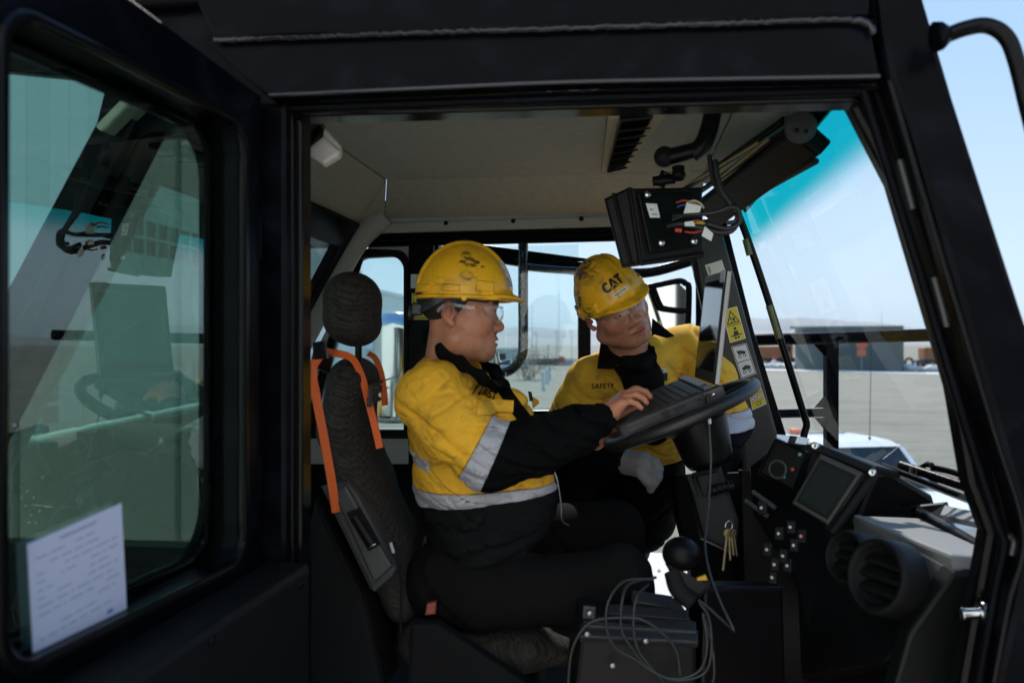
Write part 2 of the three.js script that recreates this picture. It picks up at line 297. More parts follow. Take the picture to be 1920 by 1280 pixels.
{ // dark green tank house
  const t = thing('tank_house', 'large dark green tank house with rounded end beyond the yard', 'building');
  const a = G(1484, 690), b = G(1692, 692.5), m = std([0.075, 0.105, 0.10], 0.6), H = 5.6, dir = b.clone().sub(a).normalize(), back = V(0, 1, 0).cross(dir).negate(); if (back.z > 0) back.negate();
  const sh = []; const L = a.distanceTo(b), D = 9;
  for (let i = 0; i <= 10; i++) { const an = Math.PI * (0.5 + i / 10); sh.push([D / 2 + Math.cos(an) * D / 2 * 0.8, D / 2 + Math.sin(an) * D / 2]); }
  sh.push([L, 0], [L, D]);
  const g = extrude(shapeOf(sh.map(([x, y]) => [x, -y])), H, 0.05).rotateX(-Math.PI / 2); g.applyMatrix4(new THREE.Matrix4().makeBasis(dir, V(0, 1, 0), dir.clone().cross(V(0, 1, 0))).setPosition(a));
  part('wall', g, m, t);
  const pt = (u, y, o = 0.05) => a.clone().addScaledVector(dir, u * L).addScaledVector(back, -o).setY(y), lay = (u0, u1, y0, y1, o = 0.06) => plate([pt(u0, y1, o), pt(u1, y1, o), pt(u1, y0, o), pt(u0, y0, o)], 0.05, 0.008);
  for (const u of [0.33, 0.4, 0.47, 0.62, 0.73, 0.8, 0.87, 0.94]) part('wall_rib', lay(u - 0.003, u + 0.003, 0, H), m, t);
  const w = part('window', lay(0.55, 0.602, 2.4, 4.2), white, t); part('pane', lay(0.558, 0.594, 2.6, 3.7, 0.075), darkGlass, w);
  part('door', lay(0.5, 0.54, 0, 3.4), std([0.05, 0.07, 0.07], 0.6), t); part('ladder', [lay(0.12, 0.127, 0, 2.6, 0.3), lay(0.15, 0.157, 0, 2.6, 0.3)], poleMat, t);
  part('roof', lay(-0.01, 1.01, H, H + 0.3, 0.2), m, t);
}
function yardTruck(px, py, sc, label) {
  const t = thing('mining_truck', label, 'truck'), o = G(px, py), B = (x0, x1, y0, y1, z0, z1, r = 0.05) => box(o.x + x0 * sc, o.x + x1 * sc, y0 * sc, y1 * sc, o.z + z0 * sc, o.z + z1 * sc, r);
  part('chassis', B(-2.4, 2.4, 0.7, 1.2, -1, 1), rubber, t);
  const cab = part('cab', B(0.4, 1.9, 1.2, 3.0, -0.95, 0.95, 0.12), orangePaint, t); part('window', B(0.7, 1.6, 2.0, 2.7, 0.9, 1.0, 0.02), darkGlass, cab);
  part('body', B(-2.5, 0.2, 1.25, 2.7, -1.1, 1.1, 0.15), orangePaint, t); part('side_rib', [-2.1, -1.4, -0.7, 0].map((x) => B(x - 0.06, x + 0.06, 1.3, 2.7, 1.08, 1.2, 0.02)), std([0.4, 0.13, 0.03], 0.6), t);
  part('bumper', B(1.9, 2.5, 0.5, 1.2, -1, 1), rubber, t); part('handrail', [B(0.4, 1.9, 3.3, 3.36, 0.85, 0.91, 0.02), B(0.4, 0.46, 3.0, 3.36, 0.85, 0.91, 0.02), B(1.84, 1.9, 3.0, 3.36, 0.85, 0.91, 0.02)], yellowPaint, t);
  for (const [x, z] of [[-1.6, 1], [1.4, 1], [-1.6, -1], [1.4, -1]]) { const c = V(o.x + x * sc, 0.62 * sc, o.z + z * sc), w = part('wheel', lathe([[0.2, -0.2], [0.55, -0.22], [0.62, -0.12], [0.62, 0.12], [0.55, 0.22], [0.2, 0.2]].map(([a, b]) => [a * sc, b * sc]), c, V(0, 0, 1)), rubber, t); part('rim', lathe([[0, -0.21], [0.3, -0.2], [0.3, 0.2], [0, 0.21]].map(([a, b]) => [a * sc, b * sc]), c, V(0, 0, 1)), yellowPaint, w); }
}
yardTruck(1456, 688, 1.15, 'orange mining truck parked beside the rounded end of the tank house');
yardTruck(1768, 692, 1.1, 'orange mining truck parked past the square end of the tank house');
{ // old tyres on the ground, signs, posts
  for (const [px, py, s] of [[1705, 690, 1], [1718, 691, 0.75], [1726, 690, 0.8]]) { const p = G(px, py), m = single('old_tyre', new THREE.TorusGeometry(0.62 * s, 0.17 * s, 10, 24), rubber, 'old tyre standing on edge between the tank house and the orange truck', 'tyre', 'old tyres past the tank house'); m.position.set(p.x, 0.78 * s, p.z); m.rotation.y = 0.3; }
  const s = thing('warning_sign', 'orange warning sign on a tall thin post behind the boulders', 'sign'), p = G(1616, 696);
  part('post', rod(p, p.clone().setY(3.6), 0.045), poleMat, s);
  part('sign_face', lathe([[0, 0], [0.78, 0.01], [0.8, 0.04], [0, 0.05]], p.clone().setY(3.5).add(V(0, 0, 0.07)), V(0, 0, 1), 6), std([0.62, 0.13, 0.05], 0.6), s); part('lower_face', box(p.x - 0.55, p.x + 0.5, 1.9, 2.75, p.z + 0.06, p.z + 0.11, 0.02), std([0.6, 0.16, 0.07], 0.6), s);
  const q = G(1643, 692), b = thing('parking_sign', 'blue parking sign with a white letter P on a low board', 'sign');
  part('board', box(q.x - 0.85, q.x + 0.85, 0.5, 2.5, q.z - 0.03, q.z + 0.03, 0.02), white, b);
  const pt = canvasTex(128, 128, (g) => { g.fillStyle = '#1f56b0'; g.fillRect(0, 0, 128, 128); g.fillStyle = '#fff'; g.font = 'bold 104px sans-serif'; g.textAlign = 'center'; g.fillText('P', 64, 100); });
  part('sign_face', quad(V(q.x - 0.72, 2.4, q.z + 0.035), V(q.x + 0.72, 2.4, q.z + 0.035), V(q.x + 0.72, 1.0, q.z + 0.035), V(q.x - 0.72, 1.0, q.z + 0.035)), new THREE.MeshPhysicalMaterial({ map: pt, roughness: 0.6 }), b);
  part('leg', [rod(V(q.x - 0.6, 0, q.z), V(q.x - 0.6, 0.6, q.z), 0.04), rod(V(q.x + 0.6, 0, q.z), V(q.x + 0.6, 0.6, q.z), 0.04)], poleMat, b);
  for (const px of [1516, 1602, 1657]) { const c = G(px, 691.5), t = thing('striped_bollard', 'short red and white striped bollard in front of the tank house', 'bollard', 'striped bollards by the tank house'); part('post', rod(c, c.clone().setY(1.6), 0.14), white, t); part('red_band', [0.3, 0.9].map((y) => rod(c.clone().setY(y), c.clone().setY(y + 0.3), 0.145)), std([0.5, 0.06, 0.04], 0.6), t); }
  const c = G(1452, 690), t = thing('traffic_cone', 'red and white cone standing before the orange truck', 'cone'); part('cone', lathe([[0, 1.9], [0.1, 1.9], [0.42, 0.05], [0.6, 0.05], [0.6, 0], [0, 0]], c, V(0, 1, 0), 16), std([0.6, 0.07, 0.04], 0.6), t); part('band', lathe([[0.24, 1.2], [0.29, 1.2], [0.37, 0.75], [0.3, 0.75]], c, V(0, 1, 0), 16), white, t);
  for (const [px, h] of [[1654, 8.4], [1621, 6.6]]) { const a = G(px, 689); single('radio_mast', rod(a, a.clone().setY(h), 0.05, 0.02, 8), poleMat, h > 7 ? 'tall thin radio mast rising above the tank house roof' : 'shorter thin radio mast behind the orange warning sign', 'mast'); }
}
// ---- things straight across, seen past the two men
{
  const wall = thing('concrete_wall', 'long low pale concrete wall across the far end of the yard', 'wall');
  const a = G(930, 684), b = G(1110, 685); a.y = b.y = 0;
  for (let i = 0; i < 14; i++) { const p = a.clone().lerp(b, i / 14), q = a.clone().lerp(b, (i + 0.97) / 14); part('slab', plate([p.clone().setY(1.15), q.clone().setY(1.15), q, p], 0.3, 0.02), concrete, wall); }
  const lamps = [[1006, 682, 5.3, 0], [998, 681, 10.4, 2], [1043.5, 682, 5.5, 1], [1048, 682, 12.6, 2], [1072, 682, 5.6, 0]];
  const L = ['street lamp with a curved arm at the end of the concrete wall', 'plain light column beside the tallest mast', 'very tall thin mast standing behind the concrete wall'];
  for (const [px, py, h, k] of lamps) {
    const o = G(px, py); if (k === 2) { single('thin_mast', rod(o, o.clone().setY(h), 0.06, 0.025, 8), poleMat, h > 11 ? 'tallest thin mast standing behind the concrete wall' : 'leaning thin mast standing behind the bush', 'mast'); continue; }
    const t = thing('street_lamp', k ? L[1] : 'grey street lamp with a small head behind the concrete wall', 'lamp post', k ? undefined : 'street lamps behind the wall');
    part('pole', rod(o, o.clone().setY(h), 0.075, 0.05, 10), poleMat, t); part('lamp_head', box(o.x - 0.45, o.x + 0.1, h, h + 0.14, o.z - 0.12, o.z + 0.12, 0.05), poleMat, t);
  }
  const r = G(1053, 685), s = thing('red_sign', 'small red board standing before the concrete wall', 'sign'); part('board', box(r.x - 0.5, r.x + 0.5, 0.5, 1.4, r.z, r.z + 0.08, 0.03), std([0.45, 0.1, 0.07], 0.7), s); part('leg', [rod(V(r.x - 0.5, 0, r.z), V(r.x - 0.5, 0.6, r.z), 0.05), rod(V(r.x + 0.5, 0, r.z), V(r.x + 0.5, 0.6, r.z), 0.05)], poleMat, s);
  for (const [px, py] of [[1019, 684.5], [1037, 684.5], [1068, 684.5]]) { const o = G(px, py), t = thing('wheel_chock', 'dark two-wheeled cart parked against the concrete wall', 'cart', 'carts along the concrete wall'); part('wheel', new THREE.TorusGeometry(0.42, 0.12, 8, 20).rotateY(0.4).translate(o.x - 0.5, 0.54, o.z + 0.5), rubber, t); part('wheel', new THREE.TorusGeometry(0.42, 0.12, 8, 20).rotateY(0.4).translate(o.x + 0.6, 0.54, o.z + 0.5), rubber, t); part('frame', [rod(V(o.x - 0.5, 0.5, o.z + 0.5), V(o.x + 0.6, 0.5, o.z + 0.5), 0.06), rod(V(o.x, 0.5, o.z + 0.5), V(o.x + 0.3, 1.2, o.z + 0.5), 0.05)], rubber, t); }
  for (const [px, py, h] of [[1019, 731, 1.25], [1026, 719, 1.2], [1030, 711, 1.2]]) { const o = G(px, py), t = thing('bollard', 'short white capped bollard standing on the gravel yard', 'bollard', 'bollards on the gravel yard'); part('post', rod(o, o.clone().setY(h), 0.13), white, t); part('cap', lathe([[0, 0.14], [0.1, 0.12], [0.16, 0.04], [0.16, 0], [0, 0]], o.clone().setY(h), V(0, 1, 0), 16), white, t); }
  { const o = G(1028, 702), q = thing('antenna_pole', 'thin dark pole standing by the row of bollards', 'pole'); part('pole', rod(o, o.clone().setY(3.4), 0.05), poleMat, q); }
  // dry bush
  const o = G(992, 712), bush = thing('dry_bush', 'dry olive bush at the edge of the yard', 'bush'), leaf = [];
  for (let i = 0; i < 2600; i++) { const th = rnd() * 6.283, ph = Math.acos(2 * rnd() - 1), rr = Math.cbrt(rnd()) * (0.8 + 0.5 * noise(th * 2, ph * 2, 3)), g = new THREE.PlaneGeometry(0.11, 0.045); g.rotateX(rnd() * 6).rotateY(rnd() * 6).rotateZ(rnd() * 6); g.translate(o.x + Math.sin(ph) * Math.cos(th) * rr * 3.6, 1.5 + Math.cos(ph) * rr * 1.9, o.z + Math.sin(ph) * Math.sin(th) * rr * 2.6); leaf.push(g); }
  const lf = part('crown', leaf, std([0.16, 0.15, 0.06], 0.8), bush); lf.userData = { kind: 'stuff' };
  part('stem', Array.from({ length: 14 }, () => rod(V(o.x + rnd() - 0.5, 0, o.z + rnd() - 0.5), V(o.x + (rnd() - 0.5) * 4, 1 + rnd() * 1.6, o.z + (rnd() - 0.5) * 3), 0.035, 0.012, 6)), std([0.16, 0.11, 0.07], 0.9), bush);
  // low hut behind the bush and pipe stack
  const h = G(962, 690), hut = thing('site_hut', 'low pale site hut with a flat white roof behind the bush', 'building'); part('wall', box(h.x - 16, h.x + 1.2, 0, 2.6, h.z - 6, h.z, 0.05), std([0.45, 0.55, 0.53], 0.7), hut); part('roof', box(h.x - 16.4, h.x + 1.6, 2.6, 3.0, h.z - 6.4, h.z + 0.4, 0.05), white, hut); for (let i = 0; i < 3; i++) part('window', box(h.x - 2.6 - i * 4, h.x - 1 - i * 4, 1.1, 2.1, h.z, h.z + 0.04, 0.01), darkGlass, hut);
}
{ // white pickup parked in front of the truck, facing it
  const t = thing('pickup', 'white pickup with an orange beacon and a whip aerial on its roof', 'pickup');
  const c = V(0, 0, 0), S = (prof, w, b = 0.05) => { const g = extrude(shapeOf(prof), w, b, 3); return g.translate(0, 0, -w / 2).rotateY(-Math.PI / 2); };
  const paint = std([0.78, 0.79, 0.78], 0.3, 0, { clearcoat: 0.6, clearcoatRoughness: 0.1 });
  const grp = new THREE.Group(); t.add(grp); const put = (name, g, m, p) => { if (Array.isArray(g)) g = merge(g); g.rotateY(0.3).translate(pos.x, 0, pos.z); return part(name, g, m, p || t); };
  const pos = YP(1584, 824, 1.78).setY(0); t.remove(grp);
  put('body', S([[-2.6, 0.45], [2.55, 0.45], [2.6, 0.85], [2.45, 1.08], [1.25, 1.12], [1.2, 1.15], [-1.38, 1.15], [-1.42, 1.08], [-2.6, 1.08]], 1.8, 0.06), paint);
  const roof = put('roof', S([[-1.3, 1.66], [-1.22, 1.74], [-0.9, 1.785], [-0.2, 1.80], [0.25, 1.785], [0.5, 1.72], [0.48, 1.69]], 1.44, 0.045), paint);
  put('windscreen', S([[0.46, 1.70], [0.5, 1.71], [1.22, 1.16], [1.16, 1.14]], 1.38, 0.01), darkGlass);
  for (const s of [-1, 1]) { const g = S([[-1.34, 1.16], [-1.26, 1.65], [0.44, 1.68], [1.08, 1.16]], 0.05, 0.01); g.translate(s * 0.7, 0, 0); put('side_window', g, darkGlass); const q = S([[0.42, 1.7], [0.52, 1.71], [1.28, 1.14], [1.14, 1.13]], 0.09, 0.02); q.translate(s * 0.7, 0, 0); put('pillar', q, paint); const hl = S([[2.45, 0.78], [2.58, 0.8], [2.45, 1.0], [2.2, 1.02]], 0.36, 0.02); hl.translate(s * 0.68, 0, 0); put('headlight', hl, std([0.7, 0.72, 0.74], 0.1)); const mr = box(s * 1.0 - 0.1, s * 1.0 + 0.1, 1.1, 1.28, 0.78 * -1 * -1 - 0.04, 0.82 + 0.06, 0.03); put('wing_mirror', mr, rubber); }
  put('rear_window', S([[-1.36, 1.16], [-1.32, 1.66], [-1.28, 1.66], [-1.32, 1.16]], 1.3, 0.01), darkGlass);
  for (const [x, z] of [[0.82, 1.6], [-0.82, 1.6], [0.82, -1.6], [-0.82, -1.6]]) { const w = put('wheel', lathe([[0.2, -0.12], [0.34, -0.13], [0.38, -0.08], [0.38, 0.08], [0.34, 0.13], [0.2, 0.12]], V(x, 0.38, z), V(1, 0, 0)), rubber); put('rim', lathe([[0, -0.1], [0.2, -0.11], [0.2, 0.11], [0, 0.1]], V(x, 0.38, z), V(1, 0, 0)), steel, w); }
  put('beacon_bar', box(-0.55, 0.55, 1.79, 1.82, -0.92, -0.86, 0.01), steel, roof); put('beacon', box(-0.5, -0.3, 1.8, 1.88, -1.0, -0.78, 0.03), std([0.75, 0.22, 0.1], 0.25), roof);
  put('aerial', [rod(V(0.4, 1.78, 0.1), V(0.4, 1.83, 0.1), 0.02), rod(V(0.4, 1.82, 0.1), V(0.44, 3.7, 0.1), 0.006, 0.004, 6)], rubber, roof);
}

// ------------------------------------------------------------------ the haul truck's cab
const Y = (h) => EYE + h;                       // heights are given from the eye
const NZ = -1.42, FZ = -3.05;                   // near and far side of the cab
const paintTex = dataTex(256, (u, v) => { const k = 0.5 + 0.25 * tn(u, v, 30) + 0.3 * (hash(Math.floor(u * 256), Math.floor(v * 256)) - 0.5); return [k, k, k]; }, [3, 3]);
const dustMap = dataTex(1024, (u, v) => { const s = hash(Math.floor(u * 1024) + 3, Math.floor(v * 1024)), n = Math.max(0, tn(u, v, 7, 4) - 0.05), m = Math.max(0, tn(u, v, 26, 1)); let k = 0.045 + 0.10 * n + 0.05 * m * n * 4 + 0.02 * (s - 0.5); if (s > 0.9993) k = 0.5 + 0.5 * hash(i2(u), i2(v)); else if (s > 0.9965) k += 0.12; return [k, k, k * 1.04]; }, [1.6, 1.6]);
function i2(x) { return Math.floor(x * 1024); }
const blackPaint = std([0.05, 0.056, 0.085], 0.26, 0, { specularIntensity: 0.10, bumpMap: paintTex, bumpScale: 0.0003, map: dustMap });
const beadMat = std([0.02, 0.02, 0.022], 0.2, 0, { specularIntensity: 0.8, clearcoat: 0.25, clearcoatRoughness: 0.1 });
const blackGloss = std([0.004, 0.004, 0.0045], 0.16, 0, { specularIntensity: 0.28 });
const seal = std([0.004, 0.004, 0.004], 0.5, 0, { specularIntensity: 0.15 });
const plasticTex = dataTex(256, (u, v) => { const k = 0.5 + 0.3 * tn(u, v, 60) + 0.4 * (hash(Math.floor(u * 256) + 9, Math.floor(v * 256)) - 0.5); return [k, k, k]; }, [14, 14]);
const plastic = std([0.006, 0.0062, 0.0064], 0.45, 0, { specularIntensity: 0.4, bumpMap: plasticTex, bumpScale: 0.0006 });
const plasticSmooth = std([0.0045, 0.0045, 0.005], 0.32, 0, { specularIntensity: 0.26 });
const plasticGrey = std([0.03, 0.031, 0.031], 0.5, 0, { bumpMap: plasticTex, bumpScale: 0.0006 });
const dashGrey = std([0.2, 0.205, 0.205], 0.7, 0, { bumpMap: plasticTex, bumpScale: 0.0006 });
const fleeceTex = dataTex(512, (u, v) => { const k = 0.5 + 0.2 * tn(u, v, 14) + 0.3 * tn(u, v, 80, 4) + 0.35 * (hash(Math.floor(u * 512), Math.floor(v * 512) + 3) - 0.5); return [k, k, k]; }, [5, 5]);
const fleeceCol = dataTex(512, (u, v) => { const k = 0.86 + 0.1 * tn(u, v, 9, 2) + 0.16 * (hash(Math.floor(u * 512) + 5, Math.floor(v * 512)) - 0.5); return [k, k * 0.985, k * 0.94]; }, [5, 5]);
const liner = std([0.335, 0.328, 0.30], 0.95, 0, { bumpMap: fleeceTex, map: fleeceCol, bumpScale: 0.0012 });
const trimGrey = std([0.30, 0.30, 0.29], 0.6, 0, { bumpMap: plasticTex, bumpScale: 0.0003 });
const glassTint = (c, extra = {}) => new THREE.MeshPhysicalMaterial({ color: lin(...c), transmission: 1, thickness: 0, roughness: 0, ior: 1.5, ...extra });
const chrome = std([0.62, 0.62, 0.62], 0.16, 1), screwM = std([0.3, 0.3, 0.31], 0.3, 0.9);

const truck = thing('haul_truck', 'black cab of a large haul truck with its near door swung open', 'truck');
{ // near side: header beam over the door opening
  const hb = part('header_beam', [
    polyZ([[300, -140], [1640, -140], [1632, 28], [1100, 50], [400, 74]], NZ + 0.02, 0.10, 0.008),
    polyZ([[380, 73], [1100, 49], [1628, 27], [1652, 143], [1100, 154], [500, 180]], NZ, 0.11, 0.006),
  ], blackPaint, truck);
  const bead = (pts, z, r, n) => { const P = pts.map(([x, y]) => ZP(x, y, z)), c = new THREE.CatmullRomCurve3(P), g = new THREE.TubeGeometry(c, n, r, 8), p = g.attributes.position; for (let i = 0; i < p.count; i++) { const s = 0.0016 * noise(p.getX(i) * 90, p.getY(i) * 90, p.getZ(i) * 90) + 0.0012 * noise(p.getX(i) * 300, 2, 3); p.setXYZ(i, p.getX(i), p.getY(i) + s, p.getZ(i) + s * 1.5); } g.computeVertexNormals(); return g; };
  part('weld_bead', bead([[402, 75], [750, 62], [1100, 51], [1350, 44], [1600, 38], [1630, 46], [1640, 62]], NZ + 0.012, 0.0062, 420), beadMat, hb);
  part('drip_channel', [polyZ([[520, 178], [1100, 152], [1655, 142], [1664, 168], [1100, 182], [535, 204]], NZ - 0.05, 0.06, 0.004)], seal, hb);
  part('edge_bead', [tube([[505, 179], [800, 165], [1100, 153], [1650, 143]].map(([x, y]) => ZP(x, y, NZ + 0.002)), 0.0045, 60), bead([[600, 188], [900, 176], [1200, 166], [1640, 156]], NZ - 0.045, 0.004, 260)], beadMat, hb);
  part('door_lip', [tube([[545, 204], [1100, 184], [1618, 170]].map(([x, y]) => ZP(x, y, NZ - 0.03)), 0.0085, 60, 14)], blackPaint, hb);
  part('door_seal', [polyZ([[545, 206], [1100, 186], [1612, 172], [1612, 190], [1100, 203], [560, 218]], NZ - 0.06, 0.06, 0.006)], blackGloss, hb);
  part('upper_side_panel', polyZ([[-120, -140], [470, -140], [566, 200], [566, 224], [440, 224], [190, 150], [-120, 120]], NZ - 0.055, 0.03, 0.004), blackPaint, truck);
  part('roof', box(-1.25, 0.43, Y(0.66), Y(0.74), FZ - 0.05, NZ - 0.02, 0.02), blackPaint, truck);
}
{ // near front pillar: broad outer face, door channel, inner lip
  const fp = part('front_pillar', polyZ([[1630, -140], [1700, -140], [1736, 0], [1790, 182], [1920, 585], [2090, 1105], [2090, 1480], [1880, 1480], [1868, 1280], [1928, 1010], [1700, 230], [1668, 148], [1652, 60]], NZ + 0.005, 0.10, 0.012), blackPaint, truck);
  part('door_channel', polyZ([[1650, 148], [1690, 160], [1925, 985], [1930, 1030], [1868, 1290], [1868, 1480], [1820, 1480], [1850, 1275], [1890, 1005], [1830, 760], [1640, 172]], NZ - 0.055, 0.06, 0.004), seal, fp);
  part('channel_edge', [tube([[1668, 152], [1750, 430], [1862, 800], [1920, 1000], [1892, 1130], [1862, 1290]].map(([x, y]) => ZP(x, y, NZ)), 0.0055, 80)], blackGloss, fp);
  part('door_lip', [tube([[1620, 172], [1660, 300], [1740, 560], [1812, 800], [1872, 985], [1884, 1015], [1868, 1100], [1836, 1280]].map(([x, y]) => ZP(x, y, NZ - 0.03)), 0.0085, 90, 12)], blackPaint, fp);
  part('weld_bead', [[[1688, 300], [1704, 360], [1712, 392]], [[1752, 520], [1768, 580], [1776, 612]], [[1890, 1000], [1902, 1014], [1898, 1040]]].map((l) => tube(l.map(([x, y]) => ZP(x, y, NZ - 0.03)), 0.008, 24, 8)), beadMat, fp);
  part('inner_trim', polyZ([[1588, 184], [1640, 176], [1700, 380], [1880, 985], [1896, 1010], [1850, 1280], [1845, 1480], [1788, 1480], [1800, 1280], [1850, 1000], [1815, 905], [1780, 700], [1712, 440], [1690, 380]], NZ - 0.10, 0.05, 0.012), blackGloss, fp);
  const gh = part('grab_handle', tube([[1752, 70], [1775, 66], [1812, 53], [1850, 48], [1884, 66], [1905, 110], [1935, 230], [2010, 520]].map(([x, y]) => ZP(x, y, NZ + 0.06)), 0.0125, 80, 14), blackGloss, truck);
  part('handle_foot', lathe([[0, 0], [0.024, 0], [0.022, 0.012], [0.014, 0.022], [0, 0.022]], ZP(1752, 70, NZ + 0.06), V(1, 0.15, 0)), blackPaint, gh);
  const sb = part('striker_bolt', lathe([[0, 0], [0.0105, 0], [0.0115, 0.003], [0.0095, 0.005], [0.0088, 0.03], [0.0105, 0.034], [0.0165, 0.0345], [0.019, 0.036], [0.019, 0.042], [0, 0.042]], ZP(1802, 1151, NZ - 0.05), ZP(1852, 1149, NZ - 0.05).sub(ZP(1802, 1151, NZ - 0.05))), chrome, truck);
}
{ // near rear post (hinge side): stepped steel uprights
  const rp = part('rear_pillar', [polyZ([[476, 190], [538, 190], [538, 1480], [476, 1480]], NZ - 0.03, 0.09, 0.012)], blackPaint, truck);
  part('hinge_channel', polyZ([[455, 190], [482, 190], [482, 1480], [455, 1480]], NZ - 0.075, 0.06, 0.004), seal, rp);
  part('door_lip', [polyZ([[536, 200], [566, 215], [566, 1480], [536, 1480]], NZ - 0.06, 0.05, 0.006), tube([[547, 205], [547, 800], [547, 1480]].map(([x, y]) => ZP(x, y, NZ - 0.055)), 0.006, 20)], blackGloss, rp);
}
// ---- open door, hinged on the rear post and standing out towards the camera
const dO = CR.clone().multiplyScalar(-0.494).addScaledVector(CF, 1.5).setY(0), dS = CR.clone().multiplyScalar(-0.215).addScaledVector(CF, -0.977).setY(0).normalize(), dN = V(0, 1, 0).cross(dS).normalize(); if (dN.dot(CR) < 0) dN.negate();
const DP = (s, h, o = 0) => dO.clone().addScaledVector(dS, s).addScaledVector(dN, o).setY(Y(h));
function doorShape(outer, hole, t, o, b) { // outer/hole: lists of [s,h]; lies between offsets o-t and o along the inward normal
  const s = shapeOf(outer); if (hole) s.holes.push(new THREE.Path(hole.map((p) => new THREE.Vector2(...p))));
  const bi = dN.clone(), sx = dS.clone(); const flip = sx.clone().cross(V(0, 1, 0)).dot(bi) < 0;
  const g = extrude(s, t, b, 3); if (flip) g.translate(0, 0, -t);
  const m = new THREE.Matrix4().makeBasis(sx, V(0, 1, 0), sx.clone().cross(V(0, 1, 0))).setPosition(dO.clone().setY(EYE).addScaledVector(dN, flip ? o - t : o - t)); g.applyMatrix4(m); if (flip) g.translate(0, 0, 0);
  return g;
}
function rrect(s0, s1, h0, h1, r, n = 8) { const out = []; for (const [cx, cy, a0] of [[s1 - r, h1 - r, 0], [s0 + r, h1 - r, 90], [s0 + r, h0 + r, 180], [s1 - r, h0 + r, 270]]) for (let i = 0; i <= n; i++) { const a = (a0 + 90 * i / n) * Math.PI / 180; out.push([cx + r * Math.cos(a), cy + r * Math.sin(a)]); } return out; }
{
  const door = part('door', doorShape([[-0.01, -1.15], [-0.01, 0.47], [0.66, 0.53], [0.66, -1.15]], rrect(0.062, 0.58, -0.39, 0.395, 0.055), 0.045, 0.02, 0.01), blackPaint, truck);
  part('outer_skin', doorShape([[-0.012, -1.15], [-0.012, 0.46], [0.67, 0.52], [0.67, -1.15]], rrect(0.085, 0.59, -0.37, 0.375, 0.085), 0.018, -0.036, 0.006), blackPaint, door);
  part('window_seal', [doorShape(rrect(0.05, 0.592, -0.402, 0.407, 0.06), rrect(0.068, 0.574, -0.384, 0.389, 0.05), 0.016, 0.032, 0.006)], blackGloss, door);
  part('glass', doorShape(rrect(0.05, 0.59, -0.4, 0.405, 0.05), null, 0.0004, -0.012, 0), glassTint([0.64, 0.82, 0.755], { ior: 1.75 }), door);
  part('inner_trim', doorShape([[-0.02, -1.15], [-0.02, -0.412], [0.66, -0.43], [0.66, -1.15]], null, 0.095, 0.115, 0.012), plastic, door);
  for (const s of [0.02, 0.3]) part('trim_screw', lathe([[0, 0], [0.008, 0], [0.006, 0.003], [0, 0.004]], DP(s, -0.44, 0.115), dN), blackGloss, door);
  for (const h of [-0.25, 0.2]) part('hinge', rod(DP(-0.005, h - 0.04, 0.012), DP(-0.005, h + 0.04, 0.012), 0.01), blackPaint, door);
  const C = [[50, 1020], [226, 943], [236, 1140], [62, 1245]].map(([x, y]) => { const r = ray(x, y), o = DP(0, 0, -0.004), t = o.clone().sub(camera.position).dot(dN) / r.dot(dN); return camera.position.clone().addScaledVector(r, t); });
  const pt = canvasTex(256, 320, (g, w, h) => { g.fillStyle = '#c6c9de'; g.fillRect(0, 0, w, h); g.fillStyle = 'rgba(80,80,110,0.42)'; g.fillRect(78, 18, 100, 7); for (let r = 0; r < 11; r++) { const y = 46 + r * 22; let x = 16; while (x < 225) { const l = 8 + hash(r, x) * 34; if (hash(x, r) > 0.28) g.fillRect(x, y, Math.min(l, 238 - x), 4); x += l + 7; } } g.fillStyle = 'rgba(70,90,170,.7)'; g.fillRect(196, 292, 18, 12); });
  const paper = thing('paper_sheet', 'white printed paper sheet stuck inside the open door glass', 'paper sheet');
  part('sheet', plate(C, 0.0006, 0), std([0.56, 0.58, 0.7], 0.9), paper); part('print', quad(...C, 0.001), new THREE.MeshPhysicalMaterial({ map: pt, roughness: 0.9 }), paper);
}
{ // rear of the truck seen through the door glass: yellow tank guard with a white rail, dark tank
  const a = Q(400, 761, 3.6), b = Q(-60, 864, 1.95), dn = V(0, -1, 0);
  const guardM = std([0.20, 0.11, 0.03], 0.6); part('engine_cover', box(-3.3, -1.75, Y(-1.19), Y(-0.66), -4.5, -1.05, 0.05), blackPaint, truck);
  const g = part('tank_guard', plate([a, b, b.clone().addScaledVector(dn, 0.9), a.clone().addScaledVector(dn, 0.9)], 0.05, 0.008), guardM, truck);
  part('guard_rail', [rod(a.clone().add(V(0, 0.012, 0)), b.clone().add(V(0, 0.012, 0)), 0.018), lathe([[0, -0.02], [0.026, -0.02], [0.026, 0.02], [0, 0.02]], a.clone().lerp(b, 0.42).add(V(0, 0.012, 0)), b.clone().sub(a))], white, g);
  const off = CR.clone().setY(0).normalize(), k = (f, y, o) => a.clone().lerp(b, f).add(V(0, y, 0)).addScaledVector(off, o);
  part('guard_rib', [0.3, 0.36, 0.42].map((y) => rod(k(0.3, -y + 0.04, 0.03), k(1, -y - 0.02, 0.03), 0.018)), guardM, g);
  part('hydraulic_tank', lathe([[0, -0.16], [0.17, -0.16], [0.2, -0.12], [0.2, 0.12], [0.17, 0.16], [0, 0.16]], Q(285, 905, 2.7), CR.clone().addScaledVector(CF, -0.25)), rubber, truck);
}
